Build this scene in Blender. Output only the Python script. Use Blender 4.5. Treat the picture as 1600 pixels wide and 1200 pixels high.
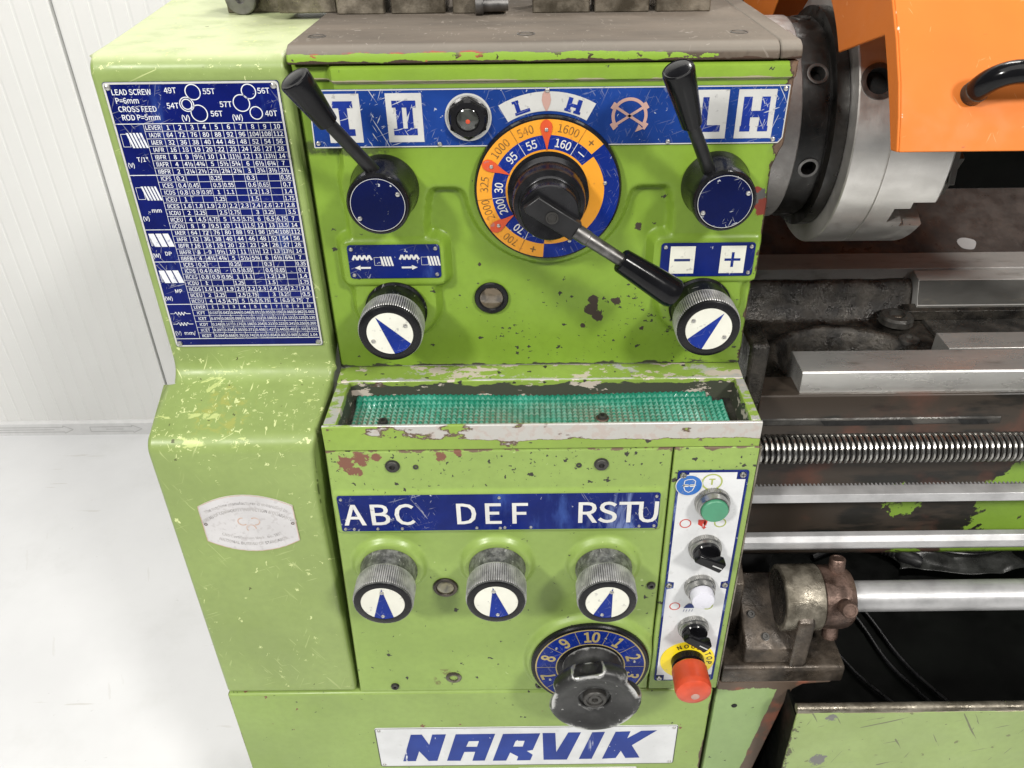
import bpy, bmesh, math, random
import numpy as np
from mathutils import Matrix, Vector
random.seed(7)
sc = bpy.context.scene
for o in list(bpy.data.objects): bpy.data.objects.remove(o)
C = sc.collection
rad = math.radians

# ------------------------------------------------------------------ camera
PITCH, ROLL = rad(33.1), rad(0.65)
cam_d = bpy.data.cameras.new('camera'); cam = bpy.data.objects.new('camera', cam_d); C.objects.link(cam)
cam_d.sensor_width = 36.0; cam_d.lens = 1270.0/1600*36; cam_d.shift_x = -27.0/1600
cam_d.clip_start = 0.02; cam_d.clip_end = 60
fw = Vector((0, math.cos(PITCH), -math.sin(PITCH))); rt = Vector((1, 0, 0)); up = rt.cross(fw)
r2 = rt*math.cos(ROLL) - up*math.sin(ROLL); u2 = rt*math.sin(ROLL) + up*math.cos(ROLL)
M3 = Matrix((r2, u2, -fw)).transposed()
cam.matrix_world = Matrix.Translation((0, -0.68, 1.55)) @ M3.to_4x4()
sc.camera = cam

# ------------------------------------------------------------------ world, lamps, exposure
w = bpy.data.worlds.new('World'); sc.world = w; w.use_nodes = True
wn = w.node_tree; bg = wn.nodes['Background']
bg.inputs['Strength'].default_value = 0.19
bg.inputs['Color'].default_value = (0.94, 0.97, 1.0, 1)
def area(name, loc, target, power, sx, sy, col=(1, 0.97, 0.92)):
    l = bpy.data.lights.new(name, 'AREA'); l.energy = power; l.shape = 'RECTANGLE'; l.size = sx; l.size_y = sy; l.color = col
    o = bpy.data.objects.new(name, l); C.objects.link(o); o.location = loc
    o.rotation_euler = (Vector(target)-Vector(loc)).to_track_quat('-Z', 'Y').to_euler()
    return o
area('hall_lamp_left', (-2.1, -2.7, 3.55), (0, 0, 1.1), 145, 0.45, 0.45)
area('hall_lamp_right', (2.0, -2.7, 3.55), (0, 0, 1.1), 136, 0.45, 0.45)
area('hall_lamp_rear', (0.7, 1.1, 3.4), (-0.2, 0.2, 1.2), 48, 0.9, 0.30)
area('overhead_fill', (0.0, -1.7, 4.3), (0, -0.6, 1.0), 88, 4.2, 2.4)      # one wide unseen panel added for softer light and reflections on metal
sc.view_settings.view_transform = 'Standard'; sc.view_settings.look = 'None'
sc.view_settings.exposure = -0.14; sc.view_settings.gamma = 1.0; sc.view_settings.use_curve_mapping = False
sc.render.engine = 'CYCLES'
sc.cycles.use_denoising = True; sc.cycles.max_bounces = 5; sc.cycles.diffuse_bounces = 3; sc.cycles.glossy_bounces = 3; sc.cycles.transmission_bounces = 2; sc.cycles.use_adaptive_sampling = True; sc.cycles.adaptive_threshold = 0.015; sc.cycles.sample_clamp_indirect = 6

# ------------------------------------------------------------------ mesh helpers
class MB:
    def __init__(s): s.v = []; s.f = []
    def add(s, vs, fs):
        o = len(s.v); s.v += [tuple(v) for v in vs]; s.f += [tuple(i+o for i in f) for f in fs]; return s
    def box(s, x0, x1, y0, y1, z0, z1):
        return s.add([(x, y, z) for x in (x0, x1) for y in (y0, y1) for z in (z0, z1)],
                     [(0,1,3,2),(4,6,7,5),(0,4,5,1),(2,3,7,6),(0,2,6,4),(1,5,7,3)])
    def prism(s, poly, a, b, ax='y'):      # poly of 2-D points extruded from a to b along ax
        n = len(poly)
        def mk(p, t):
            return {'y': (p[0], t, p[1]), 'x': (t, p[0], p[1]), 'z': (p[0], p[1], t)}[ax]
        return s.add([mk(p, a) for p in poly]+[mk(p, b) for p in poly],
                     [tuple(range(n)), tuple(range(2*n-1, n-1, -1))]+[(i, (i+1) % n, n+(i+1) % n, n+i) for i in range(n)])
    def flat(s, poly, y):                  # a printed patch facing the front (-Y)
        return s.add([(p[0], y, p[1]) for p in poly], [tuple(range(len(poly)))])
    def stroke(s, pts, wd, y, closed=False):
        n = len(pts); y0 = y
        for i in range(n if closed else n-1):
            a, b = Vector(pts[i]), Vector(pts[(i+1) % n]); d = (b-a)
            if d.length < 1e-9: continue
            q = Vector((-d.y, d.x)).normalized()*wd/2
            s.flat([a-q, b-q, b+q, a+q], y0-i*2e-6)
        return s
    def ring(s, cx, cz, r0, r1, y, a0=0, a1=360, n=48):   # annulus sector, angles ccw from +x
        k = max(2, int(n*abs(a1-a0)/360)); vs = []; fs = []
        for i in range(k+1):
            t = rad(a0+(a1-a0)*i/k)
            vs += [(cx+r0*math.cos(t), y, cz+r0*math.sin(t)), (cx+r1*math.cos(t), y, cz+r1*math.sin(t))]
        for i in range(k): fs.append((2*i, 2*i+1, 2*i+3, 2*i+2))
        return s.add(vs, fs)
    def lathe(s, prof, org, d, n=48, cap0=True, cap1=True):   # prof (r or r(theta), distance) along direction d
        d = Vector(d).normalized(); q = d.to_track_quat('Z', 'Y'); org = Vector(org); vs = []; fs = []
        if abs(d.y+1) < 1e-6: ex, ey = Vector((1,0,0)), Vector((0,0,1))
        else: ex, ey = q @ Vector((1,0,0)), q @ Vector((0,1,0))
        for r, t in prof:
            for i in range(n):
                a = 2*math.pi*i/n; rr = r(a) if callable(r) else r
                vs.append(org+d*t+ex*(rr*math.cos(a))+ey*(rr*math.sin(a)))
        for k in range(len(prof)-1):
            for i in range(n):
                j = (i+1) % n; fs.append((k*n+i, k*n+j, (k+1)*n+j, (k+1)*n+i))
        if cap0: fs.append(tuple(range(n-1, -1, -1)))
        if cap1: fs.append(tuple((len(prof)-1)*n+i for i in range(n)))
        return s.add(vs, fs)
    def rod(s, a, b, r0, r1=None, n=24):
        a, b = Vector(a), Vector(b); r1 = r0 if r1 is None else r1
        return s.lathe([(r0, 0), (r1, (b-a).length)], a, b-a, n)
    def tube(s, pts, r, n=12):
        pts = [Vector(p) for p in pts]; vs = []; fs = []; prev = None
        for i, p in enumerate(pts):
            d = (pts[min(i+1, len(pts)-1)]-pts[max(i-1, 0)]).normalized()
            u = d.orthogonal().normalized() if prev is None else (prev-d*prev.dot(d)).normalized()
            prev = u; v = d.cross(u)
            rr = r[i] if isinstance(r, (list, tuple)) else r
            for k in range(n):
                a = 2*math.pi*k/n; vs.append(p+u*(rr*math.cos(a))+v*(rr*math.sin(a)))
        for i in range(len(pts)-1):
            for k in range(n):
                j = (k+1) % n; fs.append((i*n+k, i*n+j, (i+1)*n+j, (i+1)*n+k))
        fs.append(tuple(range(n-1, -1, -1))); fs.append(tuple((len(pts)-1)*n+k for k in range(n)))
        return s.add(vs, fs)
    def mesh(s, name, smooth=35, recalc=True):
        m = bpy.data.meshes.new(name); m.from_pydata(s.v, [], s.f)
        if recalc:
            b = bmesh.new(); b.from_mesh(m); bmesh.ops.recalc_face_normals(b, faces=b.faces); b.to_mesh(m); b.free()
        if smooth:
            m.polygons.foreach_set('use_smooth', [True]*len(m.polygons)); m.set_sharp_from_angle(angle=rad(smooth))
        m.update(); return m
    def build(s, name, mat, parent=None, bevel=0, smooth=35, seg=2, label=None):
        o = bpy.data.objects.new(name, s.mesh(name, smooth)); C.objects.link(o)
        if mat is not None: o.data.materials.append(mat)
        if parent is not None: o.parent = parent
        if bevel:
            b = o.modifiers.new('bevel', 'BEVEL'); b.width = bevel; b.segments = seg; b.limit_method = 'ANGLE'; b.angle_limit = rad(32)
            b.harden_normals = False
        if label: o['label'] = label
        return o
def put(name, mesh, parent, loc=(0,0,0), rot=(0,0,0), label=None):
    o = bpy.data.objects.new(name, mesh); C.objects.link(o); o.parent = parent; o.location = loc; o.rotation_euler = rot
    if label: o['label'] = label
    return o
def rrect(x0, x1, z0, z1, r, n=5):
    p = []
    for cx, cz, a in ((x1-r, z0+r, -90), (x1-r, z1-r, 0), (x0+r, z1-r, 90), (x0+r, z0+r, 180)):
        for i in range(n+1):
            t = rad(a+90*i/n); p.append((cx+r*math.cos(t), cz+r*math.sin(t)))
    return p
def circ(cx, cz, r, n=40): return [(cx+r*math.cos(2*math.pi*i/n), cz+r*math.sin(2*math.pi*i/n)) for i in range(n)]
def rect(x0, x1, z0, z1): return [(x0, z0), (x1, z0), (x1, z1), (x0, z1)]
def cut(o, cutters):                       # real holes: boolean difference, applied
    for cmb in cutters:
        c = cmb.build('cutter', None, smooth=0)
        m = o.modifiers.new('cut', 'BOOLEAN'); m.object = c; m.operation = 'DIFFERENCE'; m.solver = 'EXACT'
        bpy.context.view_layer.update()
        me = bpy.data.meshes.new_from_object(o.evaluated_get(bpy.context.evaluated_depsgraph_get()))
        o.modifiers.clear(); old = o.data; o.data = me
        bpy.data.objects.remove(c)
    me.polygons.foreach_set('use_smooth', [True]*len(me.polygons)); me.set_sharp_from_angle(angle=rad(30))

# glyphs of the built-in font, cached as flat outlines
_g = {}
try:
    FONT = bpy.data.fonts.load(bpy.utils.system_resource('DATAFILES', path='fonts')+'/Noto Sans CJK Regular.woff2')
except Exception:
    FONT = None      # the built-in face
def glyph(ch, bold):
    bold = min((0.0, 0.005, 0.012), key=lambda q: abs(q-bold)); k = (ch, bold)
    if k not in _g:
        cu = bpy.data.curves.new('glyph', 'FONT'); cu.body = ch; cu.offset = bold; cu.resolution_u = 3; cu.size = 1
        if FONT: cu.font = FONT
        ob = bpy.data.objects.new('glyph', cu); me = bpy.data.meshes.new_from_object(ob)
        vs = [tuple(v.co[:2]) for v in me.vertices]; fs = [tuple(p.vertices) for p in me.polygons]
        bpy.data.meshes.remove(me)
        def wid(t):
            cu.body = t; cu.offset = 0; m = bpy.data.meshes.new_from_object(ob)
            xs = [v.co.x for v in m.vertices]; bpy.data.meshes.remove(m); return max(xs)-min(xs)
        if 'II' not in _g: _g['II'] = wid('II')
        if ('adv', ch) not in _g: _g['adv', ch] = wid('I'+ch+'I')-_g['II']
        adv = _g['adv', ch]; bpy.data.objects.remove(ob); bpy.data.curves.remove(cu)
        _g[k] = (vs, fs, adv)
    return _g[k]
def _cap():
    ys_ = [v[1] for v in glyph('H', 0.0)[0]]; return max(ys_)
CAP = _cap()
def text(mb, s, cx, cz, h, y, rot=0, sx=1.0, bold=0.0, align='C', sp=0.0, wmax=None):
    k = h/CAP; adv = [glyph(c, bold)[2]+sp for c in s]; W = sum(adv)*k*sx
    if wmax and W > wmax: sx *= wmax/W; W = wmax
    x = {'C': -W/2, 'L': 0, 'R': -W}[align]; c_, s_ = math.cos(rad(rot)), math.sin(rad(rot))
    for ch, a in zip(s, adv):
        vs, fs, _ = glyph(ch, bold)
        if fs:
            out = []
            for vx, vy in vs:
                px, pz = x+vx*k*sx, vy*k-h/2
                out.append((cx+px*c_-pz*s_, y, cz+px*s_+pz*c_))
            mb.add(out, fs)
        x += a*k*sx
def arctext(mb, s, cx, cz, r, amid, h, y, sx=1.0, bold=0.0, inward=False, sp=0.0):
    k = h/CAP*sx; adv = [(glyph(c, bold)[2]+sp)*k for c in s]; W = sum(adv); t = -W/2
    for ch, a in zip(s, adv):
        m = t+a/2; t += a
        if inward: ang = amid+math.degrees(m/r); rot = ang+90
        else: ang = amid-math.degrees(m/r); rot = ang-90
        if ch != ' ': text(mb, ch, cx+r*math.cos(rad(ang)), cz+r*math.sin(rad(ang)), h, y, rot, sx, bold)

# ------------------------------------------------------------------ node helpers
class NT:
    def __init__(s, name):
        s.m = bpy.data.materials.new(name); s.m.use_nodes = True; s.t = s.m.node_tree
        s.b = s.t.nodes['Principled BSDF']; s.pos = s.t.nodes.new('ShaderNodeNewGeometry').outputs['Position']
        s.xyz = None
    def n(s, typ, ins=None, **kw):
        nd = s.t.nodes.new(typ)
        for k, v in kw.items(): setattr(nd, k, v)
        for k, v in (ins or {}).items(): s.set(nd.inputs[k], v)
        return nd
    def set(s, sock, v):
        if isinstance(v, bpy.types.NodeSocket): s.t.links.new(v, sock)
        elif isinstance(v, (tuple, list)) and len(v) == 3 and sock.type == 'RGBA': sock.default_value = (*v, 1)
        else: sock.default_value = v
    def math(s, op, a, b=0.0, c=0.0):
        nd = s.n('ShaderNodeMath', operation=op); s.set(nd.inputs[0], a); s.set(nd.inputs[1], b); s.set(nd.inputs[2], c); return nd.outputs[0]
    def axis(s, i):
        if s.xyz is None: s.xyz = s.n('ShaderNodeSeparateXYZ', {0: s.pos})
        return s.xyz.outputs[i]
    def noise(s, scale, detail=4, rough=0.55, dist=0.0, vec=None, lac=2.0):
        return s.n('ShaderNodeTexNoise', {'Vector': vec or s.pos, 'Scale': scale, 'Detail': detail, 'Roughness': rough, 'Distortion': dist, 'Lacunarity': lac}).outputs['Fac']
    def map(s, scale=(1,1,1), rot=(0,0,0), loc=(0,0,0), vec=None):
        return s.n('ShaderNodeMapping', {'Vector': vec or s.pos, 'Scale': scale, 'Rotation': rot, 'Location': loc}).outputs[0]
    def thr(s, x, lo, hi, a=0.0, b=1.0):
        return s.n('ShaderNodeMapRange', {'Value': x, 'From Min': lo, 'From Max': hi, 'To Min': a, 'To Max': b}, clamp=True, interpolation_type='SMOOTHSTEP').outputs[0]
    def band(s, i, c, hw, soft):           # 1 inside |p_i - c| < hw
        d = s.math('ABSOLUTE', s.math('SUBTRACT', s.axis(i), c)); return s.thr(d, hw, hw+soft, 1.0, 0.0)
    def blob(s, c, r, wob=0.6, nscale=160):      # irregular patch round a point
        d = s.n('ShaderNodeVectorMath', {0: s.pos, 1: c}, operation='DISTANCE').outputs['Value']
        k = s.math('MULTIPLY', s.math('SUBTRACT', s.noise(nscale, 5, 0.68), 0.5), wob*3.0*r)
        return s.thr(s.math('ADD', d, k), r*0.95, r*1.02, 1.0, 0.0)
    def mul(s, *a):
        r = a[0]
        for b in a[1:]: r = s.math('MULTIPLY', r, b)
        return r
    def mx(s, *a):
        r = a[0]
        for b in a[1:]: r = s.math('MAXIMUM', r, b)
        return r
    def mix(s, f, a, b):
        nd = s.n('ShaderNodeMix', data_type='RGBA'); s.set(nd.inputs[0], f); s.set(nd.inputs[6], a); s.set(nd.inputs[7], b); return nd.outputs[2]
    def mixf(s, f, a, b):
        nd = s.n('ShaderNodeMix', data_type='FLOAT'); s.set(nd.inputs[0], f); s.set(nd.inputs[2], a); s.set(nd.inputs[3], b); return nd.outputs[0]
    def spots(s, scale, present, rmin, rmax, dist=0.004, vec=None, seed=0.0, stretch=None):
        if vec is None:                      # front and top faces unrolled into one plane
            vec = s.n('ShaderNodeCombineXYZ', {0: s.axis(0), 1: s.math('MULTIPLY_ADD', s.axis(1), 0.9, s.axis(2))}).outputs[0]
        v = vec; stretch = (stretch[0], stretch[2], 1) if stretch else None
        nz = s.n('ShaderNodeTexNoise', {'Vector': v, 'Scale': scale*1.7, 'Detail': 2}, noise_dimensions='2D').outputs['Color']
        off = s.n('ShaderNodeVectorMath', {0: nz, 1: (0.5, 0.5, 0.5)}, operation='SUBTRACT').outputs[0]
        off = s.n('ShaderNodeVectorMath', {0: off, 'Scale': dist}, operation='SCALE').outputs[0]
        v = s.n('ShaderNodeVectorMath', {0: v, 1: off}, operation='ADD').outputs[0]
        v = s.map(stretch or (1,1,1), loc=(seed, seed*1.7, seed*0.3), vec=v)
        vo = s.n('ShaderNodeTexVoronoi', {'Vector': v, 'Scale': scale}, voronoi_dimensions='2D')
        cs = s.n('ShaderNodeSeparateColor', {0: vo.outputs['Color']})
        r = s.math('MULTIPLY_ADD', s.math('POWER', cs.outputs[1], 2.5), rmax-rmin, rmin)
        on = s.math('GREATER_THAN', present, cs.outputs[0])
        return s.mul(on, s.thr(s.math('SUBTRACT', vo.outputs['Distance'], r), -0.03, 0.03, 1.0, 0.0))
    def scratches(s, scale, amount, k=14):  # thin marks in three directions
        out = None
        for i, a in enumerate((0.5, 1.9, 2.75)):
            v = s.map((1, 1, 1), rot=(0, a, 0)); v = s.map((k, 3, 1), loc=(i*3.1, 0, i), vec=v)
            n_ = s.noise(scale, 2, 0.5, 0.6, vec=v); m = s.thr(n_, amount, amount+0.02)
            out = m if out is None else s.mx(out, m)
        return out
    def done(s, col, rough=0.4, metal=0.0, bump=None, bstr=0.2, bdist=0.001, **kw):
        s.set(s.b.inputs['Base Color'], col); s.set(s.b.inputs['Roughness'], rough); s.set(s.b.inputs['Metallic'], metal)
        for k, v in kw.items(): s.set(s.b.inputs[k.replace('_', ' ')], v)
        if bump is not None:
            bn = s.n('ShaderNodeBump', {'Height': bump, 'Strength': bstr, 'Distance': bdist}); s.t.links.new(bn.outputs[0], s.b.inputs['Normal'])
        return s.m

# ------------------------------------------------------------------ materials
MAT = {}
PRIMER = (0.17, 0.075, 0.05); DARK = (0.035, 0.033, 0.028); BARE = (0.52, 0.50, 0.46); PUTTY = (0.09, 0.09, 0.085)
def plain(name, col, rough=0.4, metal=0.0, var=0.12, nscale=40, bstr=0.1, **kw):
    t = NT(name); nz = t.noise(nscale, 5); f = t.thr(nz, 0.3, 0.7)
    c = t.mix(f, tuple(x*(1-var) for x in col), tuple(min(1, x*(1+var)) for x in col))
    r = t.thr(t.noise(nscale*2.3, 3), 0.3, 0.7, max(0.02, rough*0.8), min(1, rough*1.25))
    MAT[name] = t.done(c, r, metal, bump=t.noise(nscale*12, 3), bstr=bstr, bdist=0.0003, **kw); return MAT[name]
def green(name, col, layers, pale=None, rough=0.33, grime=None):
    """layers: function(t) -> list of (mask, colour, roughness, metallic), bottom to top"""
    t = NT(name)
    v = t.thr(t.noise(9, 4), 0.3, 0.72); c = t.mix(v, tuple(x*0.9 for x in col), tuple(x*1.08 for x in col))
    fine = t.thr(t.noise(130, 4), 0.35, 0.7); c = t.mix(t.math('MULTIPLY', fine, 0.22), c, tuple(x*0.75 for x in col))
    r = t.thr(t.noise(30, 3), 0.3, 0.7, rough*0.85, rough*1.3); me = 0.0
    for mask, cc, rr, mm in layers(t):
        c = t.mix(mask, c, cc); r = t.mixf(mask, r, rr); me = t.mixf(mask, me, mm)
    hb = t.noise(70, 2)
    MAT[name] = t.done(c, r, me, bump=hb, bstr=0.3, bdist=0.0004, Specular_IOR_Level=0.35); return MAT[name]

def L_upper(t):
    reg = t.mul(t.band(2, 1.150, 0.022, 0.055), t.thr(t.axis(0), -0.12, 0.0), t.thr(t.noise(24, 3), 0.40, 0.60))
    pres = t.math('MULTIPLY_ADD', reg, 0.34, 0.012)
    sp = t.spots(170, t.math('MULTIPLY', pres, 0.8), 0.04, 0.36, 0.006)
    sp2 = t.spots(330, pres, 0.06, 0.36, 0.004, seed=3.3, stretch=(0.45, 1, 1))
    blob = t.mx(t.blob((0.0615, 0.009, 1.1945), 0.0058, 0.5, 140), t.blob((0.0600, 0.009, 1.1855), 0.0072, 0.5, 140), t.blob((0.0665, 0.009, 1.1775), 0.0055, 0.7, 170), t.blob((0.0835, 0.009, 1.1925), 0.0050, 0.8, 170),
                t.blob((0.0995, 0.009, 1.268), 0.0042, 1.0, 220), t.blob((-0.045, 0.009, 1.233), 0.0022, 0.8, 220), t.blob((0.109, 0.009, 1.163), 0.0030, 0.8, 220), t.blob((0.052, 0.009, 1.167), 0.0028, 0.9, 220))
    ex = t.math('ADD', t.thr(t.axis(0), 0.196, 0.216, 0, 0.42), t.math('MULTIPLY', t.noise(75, 4, 0.6), 0.62))
    edge = t.thr(ex, 0.60, 0.62); edge_in = t.thr(ex, 0.66, 0.68)
    bot = t.thr(t.math('ADD', t.thr(t.axis(2), 1.136, 1.120, 0, 0.4), t.math('MULTIPLY', t.noise(90, 5, 0.6, vec=t.map((0.5, 1, 1.6))), 0.6)), 0.60, 0.63)
    lip = t.thr(t.math('ADD', t.math('MULTIPLY', t.band(2, 1.3982, 0.0008, 0.0030), 0.26), t.math('MULTIPLY', t.noise(60, 5, 0.65, vec=t.map((0.3, 1, 1.2))), 0.7)), 0.54, 0.60)
    under = t.thr(t.math('ADD', t.math('MULTIPLY', t.mul(t.band(2, 1.342, 0.002, 0.008), t.band(0, -0.155, 0.025, 0.03)), 0.4), t.math('MULTIPLY', t.noise(150, 5, 0.7), 0.85)), 0.62, 0.86)
    red = t.mx(t.blob((0.2065, 0.001, 1.288), 0.0075, 0.7, 120), t.blob((0.200, 0.001, 1.305), 0.003, 0.8)); gry = t.blob((0.201, 0.001, 1.297), 0.0075, 0.7, 110)
    return [(t.mul(under, 0.75), (0.035, 0.04, 0.022), 0.7, 0), (bot, (0.05, 0.05, 0.035), 0.6, 0.1), (lip, (0.33, 0.30, 0.20), 0.4, 0.2), (edge, (0.07, 0.045, 0.03), 0.5, 0.1), (edge_in, (0.14, 0.09, 0.06), 0.5, 0.1),
            (sp, DARK, 0.55, 0), (sp2, DARK, 0.55, 0), (blob, (0.055, 0.04, 0.032), 0.5, 0.2), (gry, PUTTY, 0.5, 0), (red, (0.22, 0.04, 0.025), 0.5, 0)]
green('green_headstock', (0.178, 0.290, 0.032), L_upper)

def L_cover(t):
    ztop = t.thr(t.axis(2), 1.39, 1.418, 0, 1); top = t.thr(t.axis(2), 1.412, 1.4195)
    sh = t.mul(t.band(2, 1.114, 0.016, 0.03), t.thr(t.axis(1), -0.09, -0.08, 1, 1))
    dens = t.mx(t.math('MULTIPLY', ztop, 0.5), t.math('MULTIPLY', sh, 0.55)); dens = t.math('ADD', t.math('MULTIPLY', dens, 0.5), 0.035)
    sp = t.spots(120, dens, 0.03, 0.24, 0.012, stretch=(1.3, 1, 0.6)); sp2 = t.spots(230, dens, 0.03, 0.30, 0.008, seed=5, stretch=(0.55, 1, 1.2))
    scx = t.mul(t.scratches(26, 0.695), t.thr(t.noise(11, 2), 0.42, 0.6), t.mx(sh, ztop, 0.35))
    big = t.mul(t.thr(t.math('ADD', t.math('MULTIPLY', t.mx(sh, t.mul(ztop, 0.85)), 0.22), t.math('MULTIPLY', t.noise(34, 6, 0.7, 0.4, vec=t.map((0.6, 1, 1.6))), 0.72)), 0.668, 0.68), t.mx(sh, ztop))
    top_glare = t.mul(top, t.thr(t.noise(24, 5, 0.65), 0.30, 0.55, 0.55, 0.95)); ochre = t.mul(t.blob((-0.29, -0.05, 1.112), 0.03, 1.0, 60), t.thr(t.noise(120, 3), 0.45, 0.62))  # the cover top's lamplit brightness is put into the paint colour
    drk = t.spots(140, t.math('MULTIPLY_ADD', sh, 0.06, 0.004), 0.03, 0.2, 0.006, seed=9)
    pale = (0.52, 0.58, 0.27)
    return [(top_glare, (0.46, 0.50, 0.30), 0.45, 0), (t.math('MULTIPLY', ochre, 0.6), (0.33, 0.33, 0.08), 0.4, 0), (t.math('MULTIPLY', big, 0.85), (0.45, 0.52, 0.20), 0.4, 0), (sp, pale, 0.5, 0), (sp2, pale, 0.5, 0), (scx, pale, 0.5, 0), (drk, (0.08, 0.09, 0.03), 0.5, 0)]
green('green_cover', (0.226, 0.300, 0.095), L_cover, rough=0.36)

def L_lower(t):
    reg = t.thr(t.axis(2), 1.02, 1.085); pres = t.math('MULTIPLY_ADD', reg, 0.24, 0.028)
    sp = t.spots(125, pres, 0.03, 0.30, 0.008); sp2 = t.spots(260, t.math('MULTIPLY', pres, 0.9), 0.04, 0.28, 0.004, seed=2.2)
    prim = t.mx(t.blob((-0.172, -0.0855, 1.077), 0.0085, 1.25, 190), t.blob((-0.158, -0.0855, 1.081), 0.008, 1.25, 190), t.blob((-0.164, -0.0855, 1.066), 0.006, 1.1, 190), t.blob((-0.143, -0.0855, 1.083), 0.0045, 0.9, 140), t.blob((-0.083, -0.0855, 1.083), 0.0055, 0.9, 130), t.blob((-0.067, -0.0855, 1.0875), 0.004, 0.9))
    top = t.thr(t.math('ADD', t.thr(t.axis(2), 1.078, 1.092, 0, 0.34), t.math('MULTIPLY', t.noise(80, 5, 0.6, vec=t.map((0.6, 1, 1))), 0.62)), 0.615, 0.635)
    ring = t.mul(t.thr(t.noise(55, 5, 0.6), 0.56, 0.6), t.band(0, -0.09, 0.02, 0.004), t.band(2, 0.765, 0.012, 0.003))
    pale_sp = t.math('MULTIPLY', t.spots(70, 0.05, 0.02, 0.14, 0.01, seed=4.1), 0.6)  # sparse pale specks in the paint
    return [(pale_sp, (0.45, 0.55, 0.25), 0.4, 0), (sp, DARK, 0.55, 0), (sp2, DARK, 0.55, 0), (top, (0.13, 0.09, 0.06), 0.5, 0), (prim, PRIMER, 0.55, 0), (t.mul(ring, 0.6), (0.12, 0.07, 0.04), 0.6, 0)]
green('green_gearbox', (0.229, 0.328, 0.080), L_lower)

def L_tray(t):
    nz = t.math('MULTIPLY', t.noise(48, 6, 0.62, vec=t.map((0.55, 1, 1.2))), 0.8)
    lip = t.math('ADD', t.math('MULTIPLY', t.mul(t.band(2, 1.112, 0.0075, 0.006), t.thr(t.axis(0), -0.15, 0.02, 0.42, 1.0), t.thr(t.axis(1), -0.0835, -0.0825, 1.0, 0.0)), 0.27), nz)
    a = t.thr(lip, 0.52, 0.53); b = t.thr(lip, 0.545, 0.575)
    rim = t.thr(t.math('ADD', t.math('MULTIPLY', t.mul(t.thr(t.axis(2), 1.1174, 1.1183), t.thr(t.axis(1), -0.0095, -0.007, 1.0, 0.35)), 0.24), nz), 0.56, 0.60)
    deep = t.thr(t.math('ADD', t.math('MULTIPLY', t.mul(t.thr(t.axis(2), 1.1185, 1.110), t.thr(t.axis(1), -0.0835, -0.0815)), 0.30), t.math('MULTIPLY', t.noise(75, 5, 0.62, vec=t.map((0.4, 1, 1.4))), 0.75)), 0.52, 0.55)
    pk = t.mul(t.thr(t.noise(58, 5, 0.65, vec=t.map((0.5, 1, 1.3), loc=(4, 2, 1))), 0.565, 0.59), t.thr(t.axis(1), -0.083, -0.081)); pkw = t.mul(b, t.thr(t.noise(120, 4), 0.5, 0.62))
    sp = t.spots(130, 0.13, 0.04, 0.3, 0.006, seed=6)
    return [(sp, DARK, 0.5, 0), (deep, (0.045, 0.05, 0.035), 0.55, 0), (pk, (0.50, 0.44, 0.38), 0.5, 0.2), (a, (0.10, 0.065, 0.045), 0.5, 0), (b, (0.42, 0.41, 0.385), 0.42, 0.25), (t.mul(pkw, 0.45), (0.36, 0.27, 0.235), 0.5, 0), (rim, (0.48, 0.475, 0.455), 0.35, 0.4)]
green('green_tray', (0.21, 0.31, 0.055), L_tray)

def L_base(t):
    sp = t.spots(90, 0.035, 0.03, 0.24, 0.008); sp2 = t.spots(210, 0.035, 0.04, 0.28, 0.004, seed=2.2)
    e = t.math('ADD', t.mx(t.thr(t.axis(0), 0.198, 0.210, 0, 0.36), t.thr(t.axis(0), -0.346, -0.355, 0, 0.34)), t.math('MULTIPLY', t.noise(60, 5, 0.6, vec=t.map((1, 1, 0.5))), 0.62))
    return [(sp, PRIMER, 0.55, 0), (sp2, DARK, 0.55, 0), (t.thr(e, 0.63, 0.655), (0.10, 0.065, 0.05), 0.5, 0.1)]
green('green_base', (0.225, 0.315, 0.085), L_base)

def L_ped(t):
    n_ = t.math('MULTIPLY', t.noise(38, 6, 0.62, vec=t.map((1.3, 1, 0.4))), 0.6)
    e = t.math('ADD', t.thr(t.axis(2), 0.722, 0.752, 0, 0.5), n_)
    e2 = t.math('ADD', t.thr(t.math('SUBTRACT', t.axis(0), t.math('MULTIPLY', t.math('SUBTRACT', t.axis(2), 0.56), 0.145)), 0.248, 0.266, 0, 0.6), t.math('MULTIPLY', t.noise(60, 5, 0.65, vec=t.map((1, 1, 0.4))), 0.35))
    m = t.mx(t.thr(e, 0.55, 0.57), t.thr(e2, 0.5, 0.53)); sp = t.spots(150, 0.03, 0.04, 0.3, 0.005)
    rst = t.mul(m, t.thr(t.noise(26, 5), 0.5, 0.62))
    return [(sp, DARK, 0.5, 0), (m, (0.105, 0.075, 0.055), 0.45, 0.25), (rst, (0.20, 0.075, 0.045), 0.6, 0)]
green('green_pedestal', (0.225, 0.325, 0.125), L_ped)

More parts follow.
